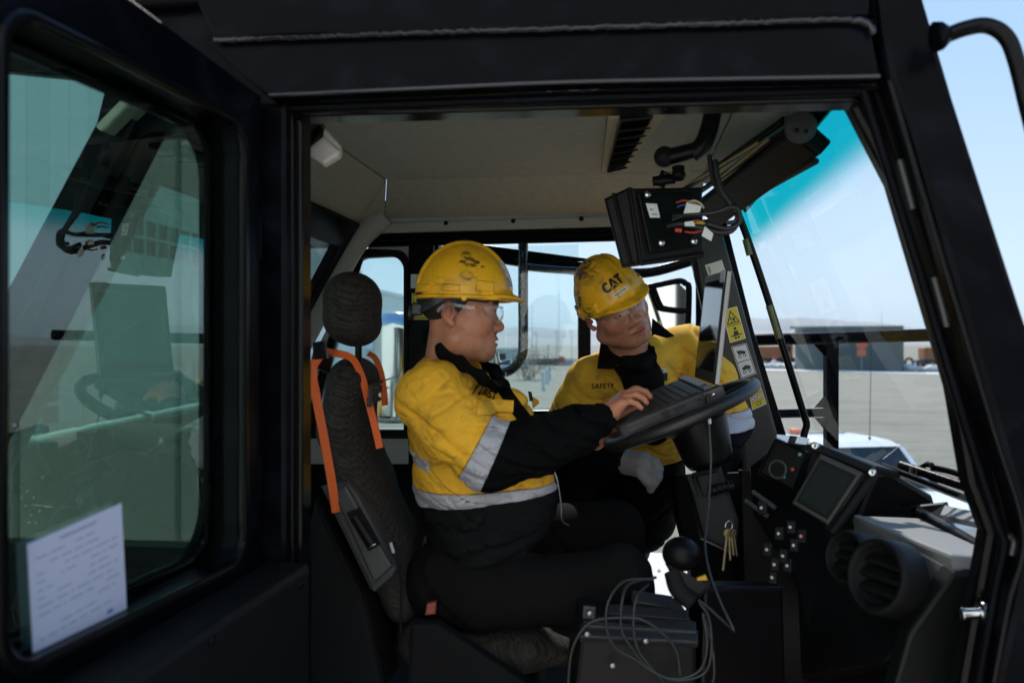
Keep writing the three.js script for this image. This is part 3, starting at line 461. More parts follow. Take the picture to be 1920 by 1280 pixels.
// ---- inside: roof lining
{
  const yC = 0.6, hl = part('headliner', [
    plate([V(-0.86, Y(yC), NZ - 0.06), V(0.28, Y(yC), NZ - 0.06), V(0.28, Y(yC), -2.82), V(-0.86, Y(yC), -2.82)], 0.02, 0.006, V(0, 0, -2)),
  ], liner, truck);
  part('far_cove', plate([V(-0.86, Y(yC), -2.82), V(0.28, Y(yC), -2.82), V(0.28, Y(0.485), FZ + 0.03), V(-0.93, Y(0.485), FZ + 0.03)], 0.02, 0.006, V(0, EYE, -2)), liner, hl);
  part('rear_cove', plate([V(-0.86, Y(yC), NZ - 0.06), V(-0.86, Y(yC), -2.82), V(-1.05, Y(0.43), -2.98), V(-1.05, Y(0.43), NZ - 0.06)], 0.02, 0.006, V(0, EYE, -2)), liner, hl);
  part('rear_corner', plate([V(-0.86, Y(yC), -2.82), V(-0.93, Y(0.485), FZ + 0.03), V(-1.05, Y(0.43), -2.98)], 0.02, 0.004, V(0, EYE, -2)), liner, hl);
  part('front_cove', plate([V(0.28, Y(yC), NZ - 0.06), V(0.28, Y(yC), FZ + 0.03), V(0.44, Y(0.545), FZ + 0.03), V(0.44, Y(0.545), NZ - 0.06)], 0.02, 0.006, V(0, EYE, -2)), liner, hl);
  const beige = std([0.36, 0.31, 0.22], 0.8);
  const vp = part('air_vent_panel', plate([Q(1140, 205, 2.08), Q(1250, 208, 2.05), Q(1180, 352, 2.62), Q(1128, 310, 2.72)].map((p) => p.setY(Y(0.588))), 0.012, 0.004, V(0, EYE, -2)), beige, truck);
  const fr = [Q(1162, 208, 2.06), Q(1225, 208, 2.03), Q(1172, 340, 2.6), Q(1138, 300, 2.68)].map((p) => p.setY(Y(0.575)));
  part('louver_frame', plate(fr, 0.02, 0.005, V(0, EYE, -2)), plasticSmooth, vp);
  for (let i = 0; i < 7; i++) { const f = 0.06 + i * 0.135, a = fr[0].clone().lerp(fr[3], f).setY(Y(0.558)), b = fr[1].clone().lerp(fr[2], f).setY(Y(0.558)), c = fr[1].clone().lerp(fr[2], f + 0.08).setY(Y(0.57)), d = fr[0].clone().lerp(fr[3], f + 0.08).setY(Y(0.57)); part('louver', plate([a, b, c, d], 0.004, 0.0012, V(0, EYE, -2)), plastic, vp); }
}
const RX = -1.45, rx = (h) => -1.02 - (0.42 - h) * 0.56, RP = (h, z) => V(rx(h), Y(h), z);   // sloping rear wall
{ // far side wall: grey trim strip with screws, door header, posts, rear quarter window
  const tr = part('far_trim', [polyZ([[694, 403], [1300, 383], [1300, 402], [688, 420]], FZ + 0.04, 0.02, 0.003), polyZ([[682, 418], [1300, 400], [1300, 420], [678, 438]], FZ + 0.05, 0.02, 0.005)], trimGrey, truck);
  for (const [x, y] of [[711, 422], [836, 418], [962, 414], [1090, 410]]) part('screw', lathe([[0, 0], [0.0095, 0], [0.008, 0.004], [0.005, 0.0045], [0, 0.003]], ZP(x, y, FZ + 0.05), V(0, 0, 1), 14), plasticSmooth, tr);
  part('far_header', [polyZ([[560, 440], [1310, 416], [1310, 446], [560, 464]], FZ + 0.035, 0.05, 0.005), tube([[675, 452], [1000, 444], [1300, 434]].map(([x, y]) => ZP(x, y, FZ + 0.045)), 0.007, 30), tube([[675, 461], [1000, 453], [1300, 444]].map(([x, y]) => ZP(x, y, FZ + 0.04)), 0.006, 30)], blackPaint, truck);
  part('far_rail', polyZ([[560, 380], [1310, 360], [1310, 420], [560, 440]], FZ - 0.02, 0.06, 0.004), blackPaint, truck);
  const post = part('far_rear_post', [polyZ([[765, 455], [812, 455], [812, 1100], [765, 1100]], FZ + 0.03, 0.1, 0.006), polyZ([[805, 458], [822, 458], [822, 1100], [805, 1100]], FZ - 0.02, 0.06, 0.004)], blackPaint, truck);
  const note = (t, w, h, draw) => new THREE.MeshPhysicalMaterial({ map: canvasTex(w, h, draw), roughness: 0.55 });
  const zq = (pts, z) => quad(...pts.map(([x, y]) => ZP(x, y, z)));
  part('white_label', zq([[770, 514], [800, 514], [800, 540], [770, 540]], FZ + 0.032), note(0, 96, 80, (g, w, h) => { g.fillStyle = '#b9bcbc'; g.fillRect(0, 0, w, h); g.fillStyle = '#555'; for (let i = 0; i < 4; i++) g.fillRect(34, 12 + i * 16, 44, 6); }), post).userData.label = 'small white label on the far post';
  part('yellow_label', zq([[772, 550], [806, 550], [806, 599], [772, 599]], FZ + 0.032), note(0, 96, 128, (g, w, h) => { g.fillStyle = '#c8ba3c'; g.fillRect(0, 0, w, h); g.strokeStyle = '#222'; g.lineWidth = 4; g.strokeRect(8, 8, w - 16, h - 16); g.beginPath(); g.moveTo(8, 44); g.lineTo(88, 44); g.stroke(); g.fillStyle = '#333'; g.fillRect(22, 62, 50, 8); g.fillRect(22, 80, 40, 8); }), post).userData.label = 'yellow warning label on the far post';
  // quarter panel with rounded window
  const hole = []; { const c = (x, y, r, a0, a1) => { for (let i = 0; i <= 6; i++) { const a = (a0 + (a1 - a0) * i / 6) * Math.PI / 180; hole.push([x + r * Math.cos(a), y - r * Math.sin(a)]); } }; c(730, 506, 26, 0, 90); c(690, 510, 28, 90, 160); hole.push([628, 640], [596, 760], [596, 805], [756, 805]); }
  const qp = part('quarter_panel', ringZ([[700, 452], [768, 452], [768, 870], [560, 870], [560, 720], [610, 620], [660, 500]], hole, FZ + 0.02, 0.05), trimGrey, truck);
  const outer = []; { const c = (x, y, r, a0, a1) => { for (let i = 0; i <= 6; i++) { const a = (a0 + (a1 - a0) * i / 6) * Math.PI / 180; outer.push([x + r * Math.cos(a), y - r * Math.sin(a)]); } }; c(742, 490, 22, 0, 80); c(690, 484, 18, 95, 160); outer.push([612, 640], [580, 760], [580, 822], [766, 822]); }
  part('window_seal', ringZ(outer, hole, FZ + 0.032, 0.03, 0.005), seal, qp);
  part('quarter_glass', polyZ(hole, FZ - 0.01, 0.0004, 0), glassTint([0.8, 0.9, 0.9]), qp);
  part('panel_screw', [[668, 470], [652, 500]].map(([x, y]) => lathe([[0, 0], [0.008, 0], [0.006, 0.004], [0, 0.003]], ZP(x, y, FZ + 0.03), V(0, 0, 1), 12)), plasticSmooth, qp);
  part('rear_post_trim', tube([V(-0.93, Y(0.5), FZ + 0.05), RP(0.4, FZ + 0.075), RP(0.2, FZ + 0.09), RP(-0.05, FZ + 0.09), RP(-0.4, FZ + 0.09)], 0.05, 40, 14), trimGrey, truck);
  // sloping rear wall with a dark tinted window, corner posts leaning back
  part('rear_wall', [box(RX - 0.2, RX - 0.14, Y(-1.2), Y(-0.62), FZ, NZ - 0.1, 0.01), plate([RP(0.46, FZ + 0.02), RP(0.46, NZ - 0.1), RP(0.36, NZ - 0.1), RP(0.36, FZ + 0.02)], 0.05, 0.01), plate([RP(-0.56, FZ + 0.02), RP(-0.56, NZ - 0.1), RP(-0.66, NZ - 0.1), RP(-0.66, FZ + 0.02)], 0.05, 0.01), plate([RP(0.38, FZ + 0.02), RP(0.38, FZ + 0.2), RP(-0.58, FZ + 0.2), RP(-0.58, FZ + 0.02)], 0.04, 0.01), plate([RP(0.38, NZ - 0.25), RP(0.38, NZ - 0.1), RP(-0.58, NZ - 0.1), RP(-0.58, NZ - 0.25)], 0.04, 0.01)], blackPaint, truck);
  const rw = part('rear_window', quad(RP(0.38, NZ - 0.2), RP(0.38, FZ + 0.15), RP(-0.6, FZ + 0.15), RP(-0.6, NZ - 0.2), -0.02), glassTint([0.3, 0.37, 0.36], { ior: 1.6 }), truck); rw.userData.label = 'dark tinted rear window of the cab';
  { // near rear quarter window, seen through the open door's glass, and the leaning corner post
    const z = NZ - 0.12, hl = []; const arc = (x, y, r, a0, a1) => { for (let i = 0; i <= 6; i++) { const an = (a0 + (a1 - a0) * i / 6) * Math.PI / 180; hl.push([x + r * Math.cos(an), y - r * Math.sin(an)]); } };
    arc(330, 300, 52, 0, 80); arc(290, 292, 44, 95, 150); hl.push([0, 730], [-60, 860]); arc(-20, 960, 60, 190, 260); arc(335, 980, 47, 275, 360);
    const np = part('near_quarter_panel', ringZ([[455, 150], [200, 150], [180, 230], [-70, 700], [-160, 860], [-160, 1480], [455, 1480]], hl, z, 0.05), blackPaint, truck);
    part('quarter_glass', polyZ(hl, z - 0.03, 0.0004, 0), glassTint([0.8, 0.9, 0.88]), np);
    part('corner_post', tube([RP(0.46, z - 0.06), RP(0.2, z - 0.06), RP(-0.1, z - 0.06), RP(-0.4, z - 0.06)], 0.05, 30, 12), blackPaint, np);
  }
  // sill and lower far wall
  part('far_sill', [polyZ([[560, 822], [770, 818], [770, 1260], [560, 1260]], FZ + 0.01, 0.06, 0.004), polyZ([[770, 775], [1062, 768], [1062, 778], [770, 786]], FZ + 0.0, 0.05, 0.004), polyZ([[770, 788], [1140, 780], [1140, 1240], [770, 1240]], FZ - 0.02, 0.05, 0.004)], blackPaint, truck);
  // far door standing open behind the second man
  const fd = part('far_door', [polyZ([[862, 455], [905, 458], [1160, 492], [1160, 520], [1080, 515], [905, 488]], FZ - 0.18, 0.05, 0.006), polyZ([[1083, 490], [1107, 490], [1107, 1000], [1083, 1000]], FZ - 0.16, 0.06, 0.006)], blackPaint, truck);
  const bar = std([0.012, 0.013, 0.015], 0.2, 0, { clearcoat: 0.5 });
  part('window_tube', tube([[981, 440], [981, 560], [981, 640], [978, 668], [962, 690], [938, 700], [900, 700]].map(([x, y]) => ZP(x, y, FZ - 0.14)), 0.0205, 60, 14), bar, fd);
  part('cross_tube', tube([[985, 500], [1035, 505], [1090, 508]].map(([x, y]) => ZP(x, y, FZ - 0.15)), 0.0155, 20, 12), bar, fd);
  const dust = []; for (let i = 0; i < 130; i++) { const p = ZP(965 + rnd() * 30, 470 + rnd() * 240, FZ - 0.114); dust.push(new THREE.SphereGeometry(0.0007 + rnd() * rnd() * 0.0022, 5, 4).scale(1, 1, 0.3).translate(p.x, p.y, p.z)); }
  const ds = part('water_spots', dust, std([0.6, 0.62, 0.64], 0.6), fd); ds.userData = { kind: 'stuff' };
  part('far_glass', polyZ([[822, 466], [1085, 458], [1085, 770], [822, 776]], FZ - 0.105, 0.0004, 0), glassTint([0.88, 0.95, 0.95]), fd);
  part('latch', [rod(ZP(905, 690, FZ - 0.2), ZP(958, 676, FZ - 0.2), 0.009), rod(ZP(928, 660, FZ - 0.2), ZP(934, 700, FZ - 0.2), 0.016), box(ZP(934, 672, FZ - 0.2).x, ZP(958, 672, FZ - 0.2).x, ZP(900, 684, FZ - 0.2).y, ZP(900, 678, FZ - 0.2).y, FZ - 0.23, FZ - 0.19, 0.004)], chrome, fd);
  part('air_canister', lathe([[0, 0], [0.14, 0], [0.16, 0.05], [0.16, 0.6], [0.12, 0.7], [0, 0.72]], Q(744, 790, 5.2), V(0, 1, 0)), chrome, truck);
  part('deck_box', box(Q(560, 900, 3.6).x, Q(640, 900, 3.6).x, Y(-0.9), Y(-0.5), FZ - 0.9, FZ - 0.3, 0.06), white, truck);
  // the truck below the cab: deck plates, chassis, bumper, wheels, ladder
  for (let i = 0; i < 5; i++) part('deck_plate', box(-3.4 + i * 0.98, -3.4 + i * 0.98 + 0.97, Y(-1.27), Y(-1.195), -4.65, -0.95, 0.01), std([0.33, 0.33, 0.32], 0.55, 0.2), truck);
  part('chassis', [box(-6.4, 1.25, 1.1, 1.9, -2.5, -1.9, 0.04), box(-6.4, 1.25, 1.1, 1.9, -3.9, -3.3, 0.04), box(-2.8, -2.2, 1.2, 1.8, -3.4, -2.4, 0.04), box(0.6, 1.2, 1.2, 2.1, -4.4, -1.2, 0.04)], yellowPaint, truck);
  part('bumper', box(1.3, 1.6, 0.7, 1.7, -4.6, -1.05, 0.05), yellowPaint, truck);
  part('rear_tank', lathe([[0, -1.6], [0.75, -1.6], [0.85, -1.5], [0.85, 1.5], [0.75, 1.6], [0, 1.6]], V(-4.9, 1.95, -2.9), V(0, 0, 1), 40), yellowPaint, truck);
  for (const [x, zz] of [[0.1, -1.45], [0.1, -4.2], [-4.9, -1.35], [-4.9, -4.3]]) { const w = part('wheel', lathe([[0.45, -0.36], [0.98, -0.38], [1.08, -0.3], [1.1, 0], [1.08, 0.3], [0.98, 0.38], [0.45, 0.36]], V(x, 1.1, zz), V(0, 0, 1), 48), rubber, truck); part('rim', lathe([[0, -0.3], [0.42, -0.33], [0.5, -0.3], [0.5, 0.3], [0.42, 0.33], [0, 0.3]], V(x, 1.1, zz), V(0, 0, 1), 32), yellowPaint, w); }
  const lad = part('ladder', [rod(V(1.2, 0.35, -0.9), V(1.2, Y(-1.2), -0.98), 0.025), rod(V(1.7, 0.35, -0.9), V(1.7, Y(-1.2), -0.98), 0.025)], yellowPaint, truck); for (let i = 0; i < 6; i++) part('rung', rod(V(1.2, 0.4 + i * 0.32, -0.9 - i * 0.014), V(1.7, 0.4 + i * 0.32, -0.9 - i * 0.014), 0.018), yellowPaint, lad);
  part('cab_floor', box(RX, 0.95, Y(-1.25), Y(-1.17), FZ, NZ - 0.04, 0.01), rubber, truck);
  part('near_sill', box(-0.6, 0.9, Y(-1.35), Y(-1.12), NZ - 0.08, NZ, 0.01), blackPaint, truck);
}
{ // far front pillar with stickers, windscreen, outside rail
  const fp = part('far_front_pillar', [polyZ([[1296, 420], [1345, 400], [1354, 430], [1458, 812], [1474, 900], [1396, 900], [1392, 830], [1330, 600]], FZ + 0.06, 0.07, 0.012)], plasticGrey, truck);
  part('pillar_frame', [polyZ([[1338, 384], [1354, 380], [1376, 470], [1414, 620], [1474, 812], [1490, 900], [1450, 900], [1444, 812]], FZ - 0.02, 0.09, 0.006)], blackPaint, fp);
  part('door_seal', [polyZ([[1284, 436], [1318, 430], [1400, 760], [1410, 900], [1366, 900], [1350, 720]], FZ + 0.02, 0.05, 0.01)], blackGloss, fp);
  const stk = (pts, w, h, label, draw) => { const tex = canvasTex(w, h, draw); part('sticker', quad(...pts.map(([x, y]) => ZP(x, y, FZ + 0.0625))), new THREE.MeshPhysicalMaterial({ map: tex, roughness: 0.5 }), fp).userData.label = label; };
  const Yl = '#c9bd2e', frame = (g, w, h, c) => { g.fillStyle = '#d8d6c4'; g.fillRect(0, 0, w, h); g.fillStyle = c; g.fillRect(6, 6, w - 12, h - 12); };
  stk([[1354, 582], [1382, 574], [1399, 634], [1369, 643]], 128, 256, 'yellow warning sticker with a triangle and a belted figure', (g, w, h) => {
    frame(g, w, h, Yl); g.strokeStyle = '#222'; g.lineWidth = 5; g.beginPath(); g.moveTo(6, 132); g.lineTo(122, 132); g.stroke(); g.lineWidth = 8; g.beginPath(); g.moveTo(64, 24); g.lineTo(112, 116); g.lineTo(16, 116); g.closePath(); g.stroke(); g.fillStyle = '#222'; g.save(); g.translate(64, 86); g.rotate(0.5); g.fillRect(-20, -14, 40, 22); g.fillStyle = Yl; g.fillRect(-12, -9, 12, 10); g.restore(); g.fillStyle = '#222'; g.beginPath(); g.arc(52, 106, 6, 0, 7); g.arc(78, 104, 6, 0, 7); g.fill();
    g.beginPath(); g.arc(64, 160, 11, 0, 7); g.fill(); g.beginPath(); g.moveTo(42, 216); g.lineTo(48, 178); g.lineTo(80, 178); g.lineTo(86, 216); g.fill(); g.fillRect(22, 208, 84, 9); g.fillRect(46, 222, 16, 18); g.fillRect(68, 222, 16, 18); });
  stk([[1371, 650], [1400, 643], [1419, 700], [1390, 711]], 128, 256, 'white sticker showing two small dump trucks', (g, w, h) => {
    frame(g, w, h, '#c9d2dc'); g.strokeStyle = '#222'; g.lineWidth = 5; g.strokeRect(7, 7, w - 14, h - 14); g.beginPath(); g.moveTo(7, 134); g.lineTo(121, 134); g.stroke(); g.fillStyle = '#222';
    for (const [y, up] of [[66, 1], [190, 0]]) { g.beginPath(); g.moveTo(28, y - 8 - up * 14); g.lineTo(66, y - 24 + up * 4); g.lineTo(104, y - 4); g.lineTo(92, y + 12); g.lineTo(38, y + 8); g.fill(); g.lineWidth = 5; for (const x of [44, 84]) { g.beginPath(); g.arc(x, y + 24, 11, 0, 7); g.stroke(); } } });
  stk([[1402, 725], [1424, 715], [1438, 757], [1411, 769]], 128, 224, 'yellow sticker with two round prohibition marks', (g, w, h) => {
    frame(g, w, h, Yl); g.strokeStyle = '#222'; g.lineWidth = 6; g.beginPath(); g.moveTo(30, 76); g.lineTo(48, 30); g.lineTo(72, 76); g.moveTo(72, 30); g.lineTo(96, 76); g.stroke(); g.lineWidth = 4; g.beginPath(); g.moveTo(6, 92); g.lineTo(122, 92); g.moveTo(6, 166); g.lineTo(122, 166); g.stroke();
    for (const x of [38, 90]) { g.fillStyle = '#d9d6e2'; g.beginPath(); g.arc(x, 128, 22, 0, 7); g.fill(); g.strokeStyle = '#7a4a78'; g.lineWidth = 5; g.stroke(); g.beginPath(); g.moveTo(x - 15, 113); g.lineTo(x + 15, 143); g.stroke(); g.fillStyle = '#2b3470'; g.fillRect(x - 4, 118, 9, 20); } g.strokeStyle = '#333'; g.strokeRect(48, 178, 34, 24); });
  stk([[1322, 497], [1354, 487], [1362, 514], [1331, 524]], 160, 128, 'white data label at the top of the pillar', (g, w, h) => { frame(g, w, h, '#d2d3d0'); g.fillStyle = '#444'; for (let i = 0; i < 3; i++) g.fillRect(14 + i * 9, 20, 5, 80 - i * 14); g.fillRect(60, 106, 84, 6); });
  // windscreen: clear pane with a dyed upper band
  const band = dataTex(256, (u, v) => { const t = Math.max(0, Math.min(1, (v - 0.77) / 0.085)), s = t * t * (3 - 2 * t); return [0.99 - 0.975 * s, 1.0 - 0.44 * s, 1.0 - 0.42 * s]; }); band.wrapS = band.wrapT = THREE.ClampToEdgeWrapping;
  const wx = (h) => 0.43 + (0.5 - h) * 0.325; const tlN = V(wx(0.56), Y(0.56), NZ - 0.09), tlF = V(wx(0.56), Y(0.56), FZ), brN = V(wx(-0.45), Y(-0.45), NZ - 0.09), brF = V(wx(-0.45), Y(-0.45), FZ);
  part('windscreen', quad(tlF, tlN, brN, brF), new THREE.MeshPhysicalMaterial({ map: band, transmission: 1, thickness: 0, roughness: 0, ior: 1.35, specularIntensity: 0.4 }), truck);
  part('lower_frame', [rod(brN.clone().add(V(0, 0.02, 0)), brF.clone().add(V(0, 0.02, 0)), 0.018), plate([brN.clone().add(V(0.0, 0.0, 0)), brF, brF.clone().add(V(0, -0.8, 0)), brN.clone().add(V(0, -0.8, 0))], 0.03, 0.004, V(-2, EYE, -2))], blackPaint, truck);
  part('upper_frame', plate([tlN.clone().add(V(-0.02, 0.03, 0)), tlF.clone().add(V(-0.02, 0.03, 0)), tlF.clone().add(V(0.03, -0.075, 0)), tlN.clone().add(V(0.03, -0.055, 0))], 0.012, 0.003, V(-2, EYE, -2)), blackGloss, truck);
  // outside hand rail in front of the windscreen
  const D = 3.35, rail = part('handrail', [rod(Q(1380, 638, D), Q(1960, 622, D - 0.55), 0.024)], blackPaint, truck);
  part('rail_post', plate([Q(1551, 634, D - 0.02), Q(1574, 634, D - 0.02), Q(1574, 900, D - 0.02), Q(1551, 900, D - 0.02)], 0.045, 0.004), blackPaint, rail);
  part('lower_rail', rod(Q(1400, 777, D), Q(1560, 773, D), 0.0185), blackPaint, rail);
  part('gusset', [plate([Q(1524, 642, D), Q(1553, 642, D), Q(1553, 674, D)], 0.008, 0.001), plate([Q(1553, 735, D), Q(1553, 764, D), Q(1528, 764, D)], 0.008, 0.001), plate([Q(1528, 783, D), Q(1553, 783, D), Q(1553, 812, D)], 0.008, 0.001)], blackPaint, rail);
  part('grab_bar', tube([[1352, 330], [1392, 420], [1440, 560], [1490, 720], [1507, 775], [1513, 796], [1508, 815], [1502, 860]].map(([x, y]) => Q(x, y, 2.98)), 0.0135, 80, 12), blackGloss, truck);
  for (const [a, b] of [[[1399, 448], [1407, 478]], [[1443, 572], [1462, 634]]]) part('bar_tape', rod(Q(a[0], a[1], 2.98), Q(b[0], b[1], 2.98), 0.0142), std([0.12, 0.13, 0.05], 0.5), truck);
  // wipers and the grille of the deck in front
  const wp = part('wiper', [rod(Q(1655, 872, 2.0), Q(1850, 948, 1.75), 0.007), rod(Q(1690, 872, 2.05), Q(1850, 925, 1.8), 0.012)], blackPaint, truck);
  part('wiper_blade', [plate([Q(1660, 876, 2.0), Q(1845, 945, 1.76), Q(1842, 956, 1.76), Q(1664, 884, 2.0)], 0.006, 0.001), plate([Q(1655, 868, 2.02), Q(1752, 905, 1.9), Q(1748, 911, 1.9), Q(1655, 874, 2.02)], 0.006, 0.001)], std([0.42, 0.41, 0.36], 0.5), wp);
  part('wiper_pivot', [rod(Q(1720, 880, 2.02), Q(1743, 868, 2.0), 0.006), box(Q(1736, 872, 2.0).x, Q(1750, 872, 2.0).x, Q(1740, 876, 2).y, Q(1740, 866, 2).y, Q(1740, 870, 2).z - 0.01, Q(1740, 870, 2).z + 0.01, 0.004), tube([Q(1748, 876, 2.0), Q(1790, 886, 1.95), Q(1820, 900, 1.9)], 0.008, 16), rod(Q(1782, 905, 1.9), Q(1815, 895, 1.88), 0.005)], blackGloss, wp);
  part('cowl', plate([Q(1762, 965, 1.95), Q(1772, 946, 2.0), Q(1856, 975, 1.74), Q(1856, 1004, 1.7)], 0.02, 0.003), std([0.11, 0.125, 0.14], 0.5), truck);
  // far mirror
  const mz = 4.1, loop = []; for (const [x, y] of [[1200, 545], [1206, 540], [1270, 527], [1286, 532], [1292, 545], [1288, 640], [1280, 650], [1210, 655], [1200, 648]]) loop.push(Q(x, y, mz));
  const mi = part('wing_mirror', tube(loop, 0.016, 80, 10, true), blackPaint, truck);
  part('mirror_face', plate([Q(1202, 545, mz), Q(1272, 530, mz), Q(1288, 545, mz), Q(1286, 645, mz), Q(1204, 650, mz)], 0.02, 0.004), std([0.8, 0.82, 0.8], 0.03, 1), mi);
  part('mirror_bracket', tube([Q(1226, 540, mz - 0.05), Q(1238, 570, mz - 0.05), Q(1248, 578, mz - 0.05), Q(1290, 583, mz - 0.05)], 0.013, 30), blackPaint, mi);
  part('mirror_arm', rod(Q(1312, 520, mz), Q(1312, 760, mz), 0.02), blackPaint, mi);
  part('mirror_stay', tube([Q(1080, 508, mz), Q(1180, 512, mz), Q(1230, 508, mz), Q(1300, 488, mz)], 0.026, 30), blackPaint, truck);
}

// ------------------------------------------------------------------ fittings inside the cab
const UW = V(Math.cos(0.41), Math.sin(0.41), 0), NW = V(-Math.sin(0.41), Math.cos(0.41), 0), WC = Q(1276, 776, 2.12);   // steering wheel plane
{
  const c = WC, R = 0.205, ring = (r, k, off = 0) => new THREE.TorusGeometry(r, k, 18, 72).applyMatrix4(new THREE.Matrix4().makeBasis(UW, V(0, 0, -1), NW).setPosition(c.clone().addScaledVector(NW, off)));
  const st = part('steering_wheel', ring(R, 0.0165), std([0.009, 0.0095, 0.01], 0.42), truck);
  part('spoke', [-0.5, 0.5].map((s) => rod(c.clone().addScaledVector(NW, -0.02), c.clone().addScaledVector(UW, -R * Math.cos(s * 2.6)).addScaledVector(V(0, 0, 1), R * Math.sin(s * 2.6)), 0.02, 0.012)).concat([rod(c.clone().addScaledVector(NW, -0.02), c.clone().addScaledVector(UW, R), 0.02, 0.012)]), plastic, st);
  part('hub', lathe([[0, 0.03], [0.05, 0.03], [0.075, 0.01], [0.08, -0.01], [0.05, -0.03], [0, -0.03]], c.clone().addScaledVector(NW, -0.02), NW), plastic, st);
  // column: wide drum, then housing with stalks and key switch
  const a = Q(1310, 800, 2.12), ax = V(-0.3, 1, 0).normalize();
  const col = part('steering_column', lathe([[0, 0.02], [0.076, 0.02], [0.08, 0.015], [0.066, -0.085], [0.055, -0.105], [0, -0.105]], a, ax, 40), plasticSmooth, truck);
  part('column_housing', [plate([Q(1300, 885, 2.06), Q(1352, 872, 2.06), Q(1388, 975, 2.02), Q(1382, 1040, 2.0), Q(1320, 1010, 2.02), Q(1298, 930, 2.05)], 0.11, 0.012), plate([Q(1306, 893, 2.045), Q(1346, 884, 2.045), Q(1360, 918, 2.04), Q(1318, 934, 2.04)], 0.02, 0.006)], plastic, col);
  part('bellows', tube([Q(1330, 922, 2.03), Q(1352, 914, 2.03), Q(1375, 910, 2.03)], 0.012, 10, 10), plasticSmooth, col);
  for (let i = 0; i < 4; i++) part('bellows_ring', new THREE.TorusGeometry(0.012, 0.003, 8, 18).rotateY(Math.PI / 2).translate(...A(Q(1334 + i * 10, 921 - i * 3, 2.03))), plasticSmooth, col);
  part('stalk', [rod(Q(1290, 890, 2.02), Q(1304, 930, 2.0), 0.008)], plasticSmooth, col);
  const kp = Q(1367, 976, 1.93), keys = thing('key_bunch', 'bunch of brass keys hanging from the ignition switch', 'keys'), brass = std([0.55, 0.45, 0.26], 0.3, 0.9);
  part('key_ring', new THREE.TorusGeometry(0.011, 0.0014, 8, 20).rotateY(0.6).translate(...A(kp.clone().add(V(0, -0.012, 0)))), chrome, keys);
  for (const [dx, a2, l] of [[-0.004, -0.12, 0.085], [0.006, 0.16, 0.05], [0.012, 0.28, 0.055], [0.001, 0.05, 0.06]]) { const g = merge([new THREE.CylinderGeometry(0.010, 0.010, 0.0022, 16).rotateX(Math.PI / 2), new RoundedBoxGeometry(0.0055, l, 0.0022, 1, 0.001).translate(0, -l / 2 - 0.006, 0)]); g.rotateZ(a2).rotateY(0.5 + dx * 40).translate(kp.x + dx, kp.y - 0.03, kp.z); part('key', g, brass, keys); }
}
